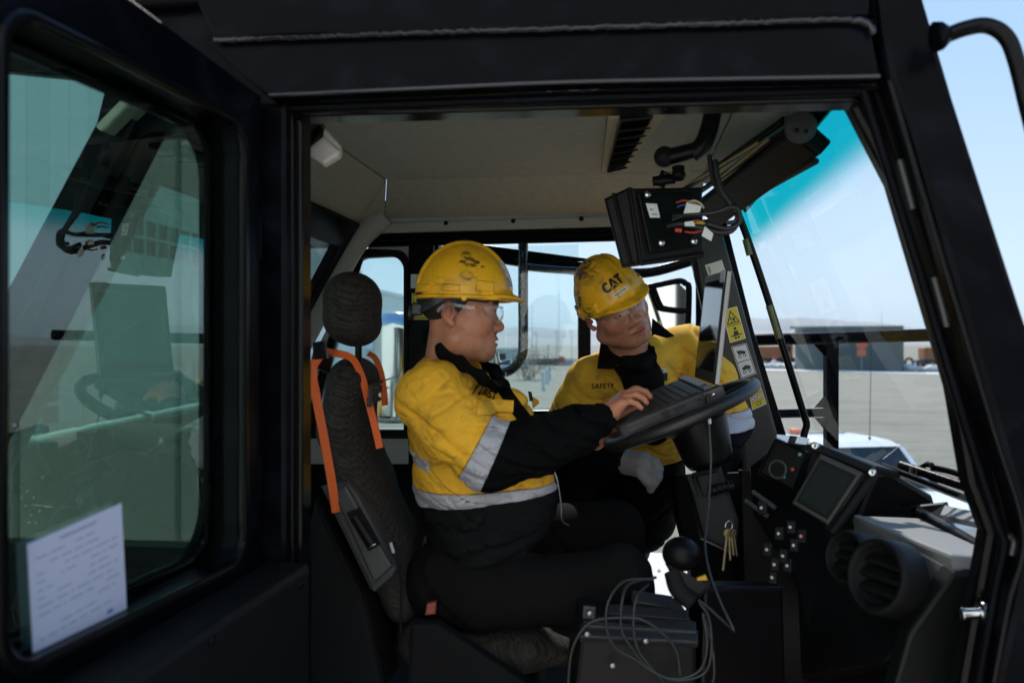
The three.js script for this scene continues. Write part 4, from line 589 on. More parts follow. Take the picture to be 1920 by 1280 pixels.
{ // dashboard
    const dash = part('dashboard', [
    plate([Q(1385, 872, 2.35), Q(1452, 822, 2.35), Q(1520, 838, 2.3), Q(1640, 880, 1.95), Q(1762, 968, 2.05), Q(1785, 1085, 1.75), Q(1792, 1300, 1.7), Q(1520, 1300, 1.85), Q(1440, 1040, 2.0), Q(1392, 960, 2.25)].map((p, i) => p.clone().add(V(0.03, 0, 0))), 0.1, 0.01),
    plate([Q(1640, 884, 2.06), Q(1668, 880, 2.06), Q(1752, 930, 2.06), Q(1768, 985, 2.06), Q(1600, 985, 2.06)], 0.1, 0.015),
  ], plasticSmooth, truck);
  part('dash_floor_panel', plate([Q(1385, 880, 2.6), Q(1640, 900, 2.5), Q(1640, 1400, 2.4), Q(1400, 1400, 2.5)], 0.05, 0.01), plasticSmooth, dash);
  // light grey top pad at the near end, its dark end cap
  const T = [Q(1600, 966, 1.96), Q(1692, 969, 1.98), Q(1756, 964, 1.98), Q(1858, 1000, 1.70), Q(1856, 1066, 1.53), Q(1788, 1068, 1.54), Q(1640, 990, 1.85)];
  part('top_pad', plate(T, 0.05, 0.008, V(0, 10, -1.6)), dashGrey, dash);
  part('pad_front', plate([T[6], T[5], T[5].clone().add(V(0.004, -0.055, 0)), T[6].clone().add(V(0.004, -0.06, 0))], 0.02, 0.004, V(-2, EYE, -1)), dashGrey, dash);
  part('pad_corner', plate([T[0], T[6], T[6].clone().add(V(0.004, -0.06, 0)), T[0].clone().add(V(0.004, -0.04, 0))], 0.02, 0.004, V(-2, EYE, -1)), dashGrey, dash);
  part('end_cap', plate([Q(1786, 1072, 1.53), Q(1856, 1070, 1.53), Q(1830, 1290, 1.53), Q(1660, 1290, 1.56), Q(1690, 1180, 1.56)], 0.06, 0.01), plastic, dash);
  part('air_duct', plate([Q(1640, 1016, 1.9), Q(1784, 1090, 1.6), Q(1700, 1290, 1.66), Q(1470, 1290, 1.88), Q(1400, 1060, 2.1), Q(1500, 1000, 2.08)], 0.05, 0.01), plasticSmooth, dash);
  // two round vents
  const va = V(-0.86, 0.25, 0.45).normalize();
  for (const [px, py, d, r] of [[1590, 1044, 1.76, 0.054], [1648, 1080, 1.62, 0.07]]) {
    const c = Q(px, py, d), v = part('air_vent', lathe([[r * 1.12, -0.05], [r * 1.12, 0], [r * 1.06, 0.012], [r * 0.95, 0.014], [r * 0.84, 0.006], [r * 0.8, -0.02], [0, -0.03]], c, va, 40), plastic, dash);
    const u = V(0, 1, 0).cross(va).normalize(), w = va.clone().cross(u);
    for (const k of [-0.36, 0.05, 0.45]) { const g = new RoundedBoxGeometry(r * 1.45 * Math.sqrt(1 - k * k), 0.012, 0.03, 2, 0.004); g.rotateX(0.7).applyMatrix4(new THREE.Matrix4().makeBasis(u, w, va).setPosition(c.clone().addScaledVector(w, k * r).addScaledVector(va, -0.012))); part('vent_flap', g, plastic, v); }
  }
  // payload display in its housing
  const S = [Q(1537, 850, 1.93), Q(1618, 886, 1.86), Q(1552, 985, 1.88), Q(1484, 944, 1.95)];
  const disp = part('display', plate(S, 0.03, 0.006), plasticGrey, dash); const nS = S[1].clone().sub(S[0]).cross(S[3].clone().sub(S[0])).negate().normalize(); if (nS.dot(camera.position.clone().sub(S[0])) < 0) nS.negate();
  const inset = (f, l) => { const c = S.reduce((a, p) => a.add(p), V(0, 0, 0)).multiplyScalar(0.25); return S.map((p) => p.clone().lerp(c, f).addScaledVector(nS, l)); };
  part('display_bezel', plate(inset(0.16, 0.003), 0.004, 0.0015), plasticSmooth, disp);
  part('screen', plate(inset(0.28, 0.005), 0.003, 0.0005), std([0.006, 0.011, 0.0105], 0.3, 0, { specularIntensity: 0.25 }), disp);
  part('housing_bar', [rod(Q(1527, 838, 1.97), Q(1640, 884, 1.88), 0.013), rod(Q(1640, 886, 1.88), Q(1560, 1000, 1.86), 0.011), plate([Q(1524, 832, 1.99), Q(1640, 872, 1.92), Q(1690, 890, 1.95), Q(1570, 838, 2.05)], 0.02, 0.006, V(0, 9, -2))], plastic, disp);
  for (const [x, y] of [[1529, 836], [1636, 886]]) part('housing_screw', lathe([[0, 0], [0.010, 0], [0.009, 0.007], [0.005, 0.008], [0, 0.006]], Q(x, y, 1.86), nS, 16), chrome, disp);
  // instrument cluster with a curved hood glass
  const cl = part('instrument_cluster', plate([Q(1452, 818, 2.16), Q(1516, 846, 2.1), Q(1486, 920, 2.1), Q(1418, 888, 2.16)], 0.06, 0.01), plasticSmooth, dash);
  part('cluster_glass', plate([Q(1456, 814, 2.3), Q(1480, 816, 2.28), Q(1500, 824, 2.26), Q(1518, 840, 2.22), Q(1510, 852, 2.09), Q(1484, 840, 2.12), Q(1454, 833, 2.15)], 0.006, 0.002), std([0.02, 0.02, 0.02], 0.03, 0, { specularIntensity: 1, ior: 2 }), cl);
  for (const [x, y, c] of [[1500, 852, [0.1, 0.3, 0.28]], [1486, 880, [0.5, 0.06, 0.02]], [1470, 894, [0.02, 0.25, 0.2]]]) part('warning_lens', lathe([[0, 0.004], [0.004, 0.003], [0.0055, 0], [0, 0]], Q(x, y, 2.04), nS, 12), std(c, 0.25), cl);
  part('gauge', new THREE.TorusGeometry(0.022, 0.003, 10, 28).applyQuaternion(new THREE.Quaternion().setFromUnitVectors(V(0, 0, 1), nS)).translate(...A(Q(1458, 880, 2.04))), plasticGrey, cl);
  for (const [x, y, w] of [[1412, 922, 0], [1398, 938, 1]]) part('slot_trim', rod(Q(x, y, 2.04), Q(x + 42, y + 30, 1.99), 0.006), plasticGrey, dash);
  // rocker switches with small white marks
  const mk = std([0.45, 0.42, 0.42], 0.5);
  for (const [x, y, c] of [[1484, 988, 0], [1504, 1005, 1], [1490, 1022, 0], [1470, 1042, 0], [1454, 1058, 0], [1462, 1000, 0], [1440, 1030, 0], [1478, 1060, 0], [1450, 1082, 0], [1430, 952, 0]]) {
    const p = Q(x, y, 1.86), sw = part('rocker_switch', new RoundedBoxGeometry(0.02, 0.03, 0.014, 2, 0.004).applyQuaternion(new THREE.Quaternion().setFromUnitVectors(V(0, 0, 1), nS)).translate(p.x, p.y, p.z), plastic, dash);
    part('switch_mark', lathe([[0, 0.0015], [0.0035, 0.001], [0.004, 0], [0, 0]], p.clone().addScaledVector(nS, 0.0072), nS, 10), c ? std([0.5, 0.2, 0.2], 0.5) : mk, sw);
  }
}
{ // laptop lying on the wheel
  const t = thing('laptop', 'rugged black laptop standing open across the steering wheel', 'laptop');
  const o = Q(1160, 800, 1.985), W = 0.285, L = 0.262, H = 0.034;
  const UL = Q(1338, 727, 1.985).sub(o).normalize(), fl = Q(1206, 742, 2.25).sub(o), WL = fl.addScaledVector(UL, -fl.dot(UL)).normalize(), NL = UL.clone().cross(WL).normalize(); if (NL.y < 0) NL.negate(); const BL = UL.clone().cross(NL);   // along the near edge, across to the far edge, up from the keys
  const at = (u, v, h) => o.clone().addScaledVector(UL, u).addScaledVector(WL, v).addScaledVector(NL, h);
  const bx = (u0, u1, v0, v1, h0, h1, r = 0.003) => new RoundedBoxGeometry(u1 - u0, h1 - h0, v1 - v0, 2, Math.min(r, (h1 - h0) / 2.05)).applyMatrix4(new THREE.Matrix4().makeBasis(UL, NL, BL).setPosition(at((u0 + u1) / 2, (v0 + v1) / 2, (h0 + h1) / 2)));
  const lm = std([0.032, 0.033, 0.035], 0.45, 0, { bumpMap: plasticTex, bumpScale: 0.0004 }), lk = std([0.007, 0.007, 0.0075], 0.5), silver = std([0.3, 0.3, 0.3], 0.4, 0.6);
  const base = part('base', [bx(0, L, 0, W, -H, 0, 0.006), bx(0.004, L - 0.004, -0.002, 0.02, -H + 0.008, -0.012)], lm, t);
  part('deck', bx(0.006, L - 0.03, 0.006, W - 0.006, -0.0005, 0.0015, 0.0008), lk, base);
  for (let r = 0; r < 6; r++) for (let c = 0; c < 13; c++) part('key', bx(0.098 + r * 0.0205, 0.098 + r * 0.0205 + 0.0175, 0.014 + c * 0.0199, 0.014 + c * 0.0199 + 0.0172, 0.0005, 0.0042, 0.0012), lk, base);
  part('touchpad', bx(0.02, 0.08, 0.095, 0.19, 0, 0.0024, 0.001), lm, base); part('hinge_bar', bx(L - 0.03, L - 0.006, 0.004, W - 0.004, 0.0, 0.008, 0.003), std([0.09, 0.09, 0.09], 0.4), base);
  part('power_button', bx(L - 0.026, L - 0.012, 0.03, 0.046, 0.008, 0.0095, 0.0006), lk, base);
  for (const [u, w, h] of [[0.004, 0.016, 0.02], [0.112, 0.018, 0.018], [0.145, 0.03, 0.009], [0.205, 0.014, 0.006]]) part('port_cover', bx(u, u + w, -0.0035, 0.004, -0.024 + (0.02 - h) / 2, -0.024 + (0.02 + h) / 2, 0.001), lk, base);
  part('handle_block', bx(L - 0.038, L + 0.016, -0.006, 0.024, -H + 0.002, -0.001, 0.005), std([0.075, 0.076, 0.078], 0.35, 0.4), base); part('handle_screw', lathe([[0, 0.001], [0.004, 0.001], [0.005, 0], [0, 0]], at(L - 0.012, -0.006, -0.016), WL.clone().negate(), 12), chrome, base);
  // lid
  const h0 = Q(1339, 722, 1.985), h1 = Q(1361, 506, 1.985), WF = WL.clone().add(V(0, 0, -0.9)).normalize(), ld = h1.clone().sub(h0); ld.addScaledVector(WF, -ld.dot(WF)); const LL = ld.length(); ld.normalize(); const ln = WF.clone().cross(ld).normalize(); if (ln.x > 0) ln.negate(); const lb = ld.clone().cross(ln);   // ln faces the driver
  const sl = (a0, a1, v0, v1, k0, k1, r = 0.003) => new RoundedBoxGeometry(a1 - a0, k1 - k0, v1 - v0, 2, Math.min(r, (k1 - k0) / 2.05)).applyMatrix4(new THREE.Matrix4().makeBasis(ld, ln, lb).setPosition(h0.clone().addScaledVector(ld, (a0 + a1) / 2).addScaledVector(WF, (v0 + v1) / 2).addScaledVector(ln, (k0 + k1) / 2)));
  const lid = part('lid', sl(0, LL, 0, W, -0.014, 0.0, 0.005), lk, t); part('lid_edge', sl(0.002, LL - 0.002, -0.0015, 0.004, -0.0135, -0.002, 0.002), silver, lid);
  part('screen', sl(0.03, LL - 0.02, 0.02, W - 0.02, -0.001, 0.0008, 0.0003), std([0.01, 0.01, 0.011], 0.06), lid);
  part('lid_latch', sl(LL - 0.03, LL + 0.001, 0.004, 0.05, 0, 0.004, 0.001), std([0.2, 0.2, 0.21], 0.3, 0.5), lid);
  // usb cable with its white tag, hanging to the floor behind the gear lever
  const cb = thing('usb_cable', 'thin black cable with a white tag hanging from the laptop', 'cable');
  part('cord', tube([Q(1328, 742, 1.97), Q(1329, 790, 1.965), Q(1333, 860, 1.94), Q(1330, 930, 1.9), Q(1325, 985, 1.85), Q(1322, 1020, 1.8), Q(1330, 1070, 1.72), Q(1352, 1130, 1.66), Q(1376, 1180, 1.62), Q(1365, 1172, 1.66), Q(1330, 1140, 1.7), Q(1310, 1125, 1.72)], 0.0028, 120, 8), std([0.03, 0.03, 0.031], 0.45), cb);
  part('plug', rod(Q(1328, 738, 1.968), Q(1328, 762, 1.968), 0.0055), lk, cb); part('tag', rod(Q(1329, 768, 1.966), Q(1331, 794, 1.964), 0.0042), white, cb);
}
{ // driver's seat
  const t = thing('driver_seat', 'black woven driver seat with a rounded headrest and orange belts', 'seat');
  const weave = dataTex(256, (u, v) => { const i = Math.floor(u * 64), j = Math.floor(v * 64), a = ((i + j * 2) % 6) < 2 ? 0.7 : 0.42, b = hash(i, j) * 0.5; const k = a * 0.75 + b; return [k, k * 0.97, k * 0.94]; }, [3.2, 3.2]);
  const fab = std([0.05, 0.047, 0.045], 0.95, 0, { map: weave, bumpMap: weave, bumpScale: 0.0015, specularIntensity: 0.4 }), panel = std([0.006, 0.006, 0.0065], 0.85, 0, { specularIntensity: 0.4 });
  const D0 = 2.12, sc = (p, k) => { const dx = p[0], dz = p[2], d = dx * CF.x + dz * CF.z; const q = d - D0; const m = q * k - q; return [dx + CF.x * m, p[1], dz + CF.z * m]; };   // squeezes across the seat
  const q = (x, y) => A(Q(x, y, D0));
  const B = [q(664, 712), q(652, 800), q(684, 905), q(728, 1010), q(764, 1110)], R = [0.062, 0.066, 0.07, 0.068, 0.06];
  const backF = (p) => { const s = sc(p, 0.36); let d = 1; for (let i = 0; i < 4; i++) d = smin(d, cap(s, B[i], B[i + 1], R[i], R[i + 1]), 0.02); return d; };
  const uvS = (v) => [v[0] * 0.35 + v[2], v[1] + v[0] * 0.3];
  part('backrest', sdfMesh(backF, [-1.0, Y(-0.78), -2.45], [-0.3, Y(0.05), -1.75], 0.011, { uv: uvS }), fab, t);
  const HB = [q(652, 560), q(664, 605)], headF = (p) => { const s = sc(p, 0.5); const d0 = cap(s, q(668, 560), q(652, 600), 0.064, 0.06), d1 = cap(s, q(652, 556), q(676, 610), 0.055, 0.052); return smin(d0, d1, 0.04); };
  part('headrest', sdfMesh(headF, [-1.0, Y(-0.05), -2.35], [-0.45, Y(0.25), -1.85], 0.008, { uv: uvS }), fab, t);
  for (const d of [2.06, 2.18]) part('headrest_stem', rod(Q(672, 640, d), Q(672, 690, d), 0.009), plasticSmooth, t);
  const cushF = (p) => { const s = sc(p, 0.4); return smin(cap(s, q(800, 1180), q(980, 1190), 0.075, 0.07), cap(s, q(980, 1190), q(1050, 1200), 0.07, 0.05), 0.02); };
  part('cushion', sdfMesh(cushF, [-0.75, Y(-1.02), -2.5], [0.3, Y(-0.55), -1.65], 0.014, { uv: (v) => [v[0] * 0.9 + v[1] * 0.4, v[2] + v[1] * 0.5] }), fab, t);
  part('seat_base', [box(Q(790, 1100, 2.1).x, Q(1010, 1100, 2.1).x, Y(-1.17), Y(-0.86), -2.35, -1.95, 0.02), plate([Q(770, 1170, 1.86), Q(820, 1170, 1.86), Q(1000, 1290, 1.86), Q(760, 1330, 1.86)], 0.05, 0.01)], panel, t);
  const sh = part('side_shell', [plate([Q(598, 912, 1.9), Q(650, 900, 1.9), Q(668, 925, 1.88), Q(742, 1070, 1.86), Q(735, 1086, 1.86), Q(700, 1116, 1.86), Q(690, 1110, 1.86)], 0.07, 0.014)], plasticGrey, t);
  part('shell_face', plate([Q(620, 918, 1.875), Q(648, 908, 1.875), Q(735, 1064, 1.845), Q(700, 1096, 1.85)], 0.02, 0.008), std([0.03, 0.03, 0.031], 0.5), sh);
  part('recliner_recess', plate([Q(648, 962, 1.86), Q(672, 952, 1.86), Q(712, 1022, 1.845), Q(690, 1034, 1.85)], 0.012, 0.004), panel, sh); part('recliner_handle', rod(Q(664, 968, 1.84), Q(698, 1022, 1.83), 0.0125), plasticSmooth, sh);
  part('handle_cap', rod(Q(690, 1024, 1.832), Q(704, 1018, 1.832), 0.0055), chrome, sh);
  part('lever_cord', tube([Q(736, 1016, 1.84), Q(742, 1040, 1.84), Q(752, 1080, 1.84), Q(752, 1140, 1.84), Q(750, 1190, 1.84)], 0.0035, 40), plasticSmooth, t); part('lever_tip', rod(Q(732, 1017, 1.838), Q(738, 1036, 1.838), 0.004), std([0.35, 0.35, 0.35], 0.5), t);
  part('suspension_cover', plate([Q(590, 930, 1.95), Q(680, 1110, 1.92), Q(720, 1290, 1.9), Q(560, 1290, 1.9), Q(575, 1000, 1.95)], 0.2, 0.02), panel, t);
  const web = dataTex(128, (u, v) => { const k = 0.7 + 0.3 * Math.cos(u * 6.283 * 8) + 0.12 * (hash(Math.floor(u * 128), Math.floor(v * 128)) - 0.5); return [k, k, k]; }, [20, 20]);
  const belt = std([0.72, 0.125, 0.02], 0.65, 0, { bumpMap: web, bumpScale: 0.0014 });
  const lie = (p, lift, f = backF) => { const v = p.clone(), o = CF.clone().negate(); v.addScaledVector(o, 0.3); for (let i = 0; i < 60; i++) { const d = f(A(v)) - lift; if (d < 1e-4) break; v.addScaledVector(CF, d * 0.5); if (v.distanceTo(p) > 0.45) break; } return v; };
  const sb = part('belt_down', strap([Q(598, 668, 1.86), Q(586, 690, 1.855), Q(592, 740, 1.85), Q(607, 820, 1.85), Q(622, 905, 1.86), Q(630, 960, 1.88)], 0.02, CR.clone().addScaledVector(CF, 0.25), 0.0025), belt, t);
  part('belt_shoulder', strap([Q(606, 657, 1.88), Q(632, 662, 1.94), Q(660, 672, 1.98), Q(676, 700, 2.0), Q(690, 750, 1.99), Q(703, 800, 1.985), Q(712, 840, 1.98)], 0.018, [CF.clone().addScaledVector(CR, 0.4), CR.clone().addScaledVector(CU, 0.25)], 0.0025), belt, t);
  part('belt_far', strap([Q(690, 662, 2.2), Q(702, 670, 2.2), Q(712, 692, 2.19), Q(718, 720, 2.18), Q(722, 760, 2.18)], 0.018, CR.clone().addScaledVector(CF, 0.6), 0.0025), belt, t);
  part('belt_guide', [plate([Q(584, 642, 1.85), Q(606, 638, 1.85), Q(612, 672, 1.85), Q(586, 674, 1.85)], 0.03, 0.006), plate([Q(600, 655, 1.88), Q(628, 668, 1.95), Q(614, 700, 1.95), Q(598, 690, 1.88)], 0.02, 0.006)], plasticSmooth, t);
  part('belt_buckle', [plate([Q(800, 1132, 1.87), Q(818, 1128, 1.87), Q(816, 1152, 1.87), Q(796, 1154, 1.87)], 0.02, 0.004)], std([0.25, 0.04, 0.02], 0.5), t);
  const em = canvasTex(64, 64, (g) => { g.fillStyle = '#2a2a2b'; g.fillRect(0, 0, 64, 64); g.fillStyle = '#5a5a5c'; g.font = 'bold 26px sans-serif'; g.save(); g.translate(32, 32); g.rotate(-1.45); g.textAlign = 'center'; g.fillText('CAT', 0, 9); g.restore(); });
  part('emblem', sdfPatch(backF, Q(690, 742, 1.95), CR.clone().addScaledVector(CF, 0.3).normalize(), CU, CF.clone().negate(), 0.02, 0.055, 0.002, 6, 8), new THREE.MeshPhysicalMaterial({ map: em, roughness: 0.9 }), t);
}
{ // overhead monitor seen from behind, its ball arm and wires
  const t = thing('monitor', 'black monitor seen from behind, hanging on a ball arm under the roof', 'monitor');
  const a = [Q(1183, 352, 1.95), Q(1318, 350, 2.0), Q(1322, 474, 2.0), Q(1203, 494, 1.95)], fwd = Q(1148, 372, 2.03).sub(a[0]);
  const mon = part('housing', plate(a, 0.03, 0.008), plastic, t);
  part('front_bezel', plate([Q(1131, 372, 1.985), Q(1180, 350, 1.965), Q(1203, 497, 1.965), Q(1166, 503, 1.99)], 0.09, 0.008), plasticSmooth, mon);
  part('bezel_edge', [rod(Q(1180, 352, 1.955), Q(1202, 494, 1.955), 0.006), rod(Q(1202, 494, 1.955), Q(1318, 478, 1.99), 0.006), rod(Q(1150, 362, 1.965), Q(1184, 498, 1.965), 0.004)], plastic, mon);
  part('back_panel', plate([Q(1196, 362, 1.94), Q(1300, 360, 1.975), Q(1305, 462, 1.975), Q(1220, 474, 1.94)], 0.01, 0.004), plasticSmooth, mon);
  part('label', quad(Q(1211, 381, 1.935), Q(1232, 382, 1.935), Q(1238, 408, 1.935), Q(1219, 408, 1.935)), new THREE.MeshPhysicalMaterial({ roughness: 0.6, map: canvasTex(64, 80, (g, w, h) => { g.fillStyle = '#d8dad6'; g.fillRect(0, 0, w, h); g.fillStyle = '#777'; g.fillRect(14, 30, 22, 8); g.fillRect(18, 58, 34, 7); g.fillRect(48, 12, 8, 4); }) }), mon).userData.label = 'small white data label';
  for (const [x, y] of [[1240, 455], [1301, 452], [1214, 364]]) part('screw', lathe([[0, 0.004], [0.005, 0.004], [0.006, 0.002], [0.0085, 0.001], [0.0085, 0], [0, 0]], Q(x, y, 1.945), CF.clone().negate(), 14), chrome, mon);
  const arm = part('ball_arm', [rod(Q(1248, 296, 1.95), Q(1300, 282, 1.93), 0.021, 0.019), tube([Q(1296, 290, 1.94), Q(1318, 270, 1.93), Q(1330, 240, 1.93), Q(1338, 205, 1.95)], 0.022, 20, 12), rod(Q(1236, 350, 1.97), Q(1250, 322, 1.96), 0.013)], plasticSmooth, t);
  part('ball', new THREE.SphereGeometry(0.026, 24, 16).translate(...A(Q(1246, 294, 1.95))), plastic, arm); part('clamp_knob', [lathe([[0, 0.03], [0.014, 0.03], [0.018, 0.02], [0.014, 0.008], [0.016, 0], [0, 0]], Q(1272, 314, 1.92), V(0, -1, 0.2)), rod(Q(1225, 340, 1.95), Q(1265, 335, 1.95), 0.012)], plasticSmooth, arm);
  part('ceiling_plate', lathe([[0, 0], [0.045, 0], [0.04, 0.02], [0, 0.02]], Q(1338, 205, 1.95), V(0, 1, 0)), plasticSmooth, arm);
  // wires
  const wm = (c, r = 0.5) => std(c, r), W = (name, pts, r, c) => part(name, tube(pts.map(([x, y, d]) => Q(x, y, d)), r, 40, 8), wm(c), t);
  W('wire_loom', [[1340, 300, 1.9], [1350, 350, 1.89], [1372, 385, 1.88], [1384, 405, 1.88], [1374, 430, 1.88], [1350, 436, 1.89], [1320, 428, 1.9], [1280, 420, 1.91], [1252, 424, 1.93]], 0.0075, [0.012, 0.012, 0.013]);
  W('wire_loom', [[1262, 405, 1.93], [1300, 402, 1.9], [1340, 398, 1.88], [1372, 388, 1.87], [1386, 396, 1.87], [1384, 420, 1.87], [1360, 428, 1.88], [1330, 420, 1.89]], 0.006, [0.014, 0.014, 0.015]);
  W('wire_loom', [[1330, 290, 1.91], [1338, 340, 1.9], [1360, 372, 1.885], [1382, 392, 1.875], [1380, 414, 1.875], [1362, 418, 1.88]], 0.0055, [0.01, 0.01, 0.011]);
  W('black_wire', [[1260, 412, 1.92], [1310, 396, 1.9], [1350, 396, 1.885], [1380, 382, 1.88]], 0.0032, [0.014, 0.014, 0.014]);
  W('red_wire', [[1268, 380, 1.92], [1280, 376, 1.91], [1294, 378, 1.905], [1302, 388, 1.9]], 0.0022, [0.5, 0.05, 0.03]); W('blue_wire', [[1270, 388, 1.92], [1282, 384, 1.91], [1290, 388, 1.905]], 0.0022, [0.03, 0.08, 0.3]); W('white_wire', [[1288, 380, 1.905], [1302, 376, 1.9], [1314, 382, 1.9], [1320, 390, 1.9]], 0.0022, [0.6, 0.56, 0.45]); W('yellow_wire', [[1286, 382, 1.903], [1300, 380, 1.898], [1310, 386, 1.898]], 0.002, [0.6, 0.35, 0.03]);
  W('orange_wire', [[1296, 416, 1.9], [1308, 414, 1.9], [1320, 417, 1.9]], 0.0022, [0.6, 0.12, 0.03]); W('yellow_wire', [[1298, 420, 1.9], [1310, 418, 1.9], [1322, 418, 1.9]], 0.002, [0.6, 0.4, 0.04]); W('green_wire', [[1300, 424, 1.9], [1312, 422, 1.9], [1320, 420, 1.9]], 0.002, [0.08, 0.3, 0.06]); W('red_wire', [[1284, 434, 1.9], [1300, 436, 1.9], [1318, 432, 1.9]], 0.0026, [0.45, 0.03, 0.02]);
  part('red_plug', rod(Q(1266, 431, 1.91), Q(1278, 432, 1.91), 0.005), std([0.6, 0.06, 0.03], 0.4), t);
  for (const P of [[[1288, 380], [1316, 386], [1312, 398], [1282, 400]], [[1284, 416], [1300, 414], [1304, 424], [1284, 424]], [[1322, 424], [1338, 438], [1334, 452], [1316, 442]]]) part('wire_tag', plate(P.map(([x, y]) => Q(x, y, 1.888)), 0.0012, 0.0003), white, t);
}
{ // roller blind below the roof, its grey end bracket; reading lamp
  const b = thing('roller_blind', 'black roller sun blind running under the top of the windscreen', 'sun blind');
  part('cassette', [plate([Q(1300, 388, 2.62), Q(1482, 246, 1.80), Q(1530, 300, 1.80), Q(1350, 424, 2.62)], 0.05, 0.01)], seal, b);
  part('bottom_bar', [rod(Q(1380, 386, 2.5), Q(1530, 302, 1.83), 0.008)], plastic, b);
  part('guide_rail', [rod(Q(1270, 366, 2.6), Q(1470, 226, 1.9), 0.010), rod(Q(1286, 378, 2.6), Q(1482, 240, 1.88), 0.008)], blackGloss, b);
  part('trim_strip', [rod(Q(1276, 356, 2.56), Q(1420, 268, 2.0), 0.004), rod(Q(1300, 372, 2.56), Q(1440, 262, 1.95), 0.004)], std([0.3, 0.22, 0.08], 0.35, 0.3), b);
  const br = part('end_bracket', lathe([[0, 0.012], [0.03, 0.012], [0.034, 0.006], [0.034, -0.012], [0, -0.012]], Q(1502, 238, 1.76), CF.clone().negate().addScaledVector(CR, -0.3)), plasticGrey, b);
  part('bracket_screw', [[1494, 244], [1512, 246]].map(([x, y]) => lathe([[0, 0.003], [0.004, 0.002], [0.005, 0], [0, 0]], Q(x, y, 1.745), CF.clone().negate(), 10)), plasticSmooth, br);
  part('bracket_foot', plate([Q(1478, 216, 1.77), Q(1528, 214, 1.77), Q(1528, 240, 1.77), Q(1478, 240, 1.77)], 0.03, 0.006), plasticGrey, br);
  const l = thing('reading_lamp', 'small swivelling reading lamp with a white shell under the roof', 'lamp');
  part('base', rod(Q(566, 232, 1.8), Q(588, 250, 1.76), 0.03), plasticGrey, l); part('black_front', plate([Q(566, 265, 1.72), Q(596, 232, 1.72), Q(606, 240, 1.72), Q(603, 254, 1.72), Q(580, 282, 1.72)], 0.03, 0.005), plasticSmooth, l);
  part('shell', [plate([Q(568, 284, 1.715), Q(605, 254, 1.715), Q(637, 282, 1.715), Q(634, 292, 1.715), Q(606, 309, 1.715)], 0.035, 0.008), plate([Q(597, 233, 1.73), Q(612, 242, 1.73), Q(637, 270, 1.73), Q(637, 284, 1.73), Q(604, 256, 1.73)], 0.03, 0.008)], std([0.72, 0.68, 0.64], 0.4), l);
}
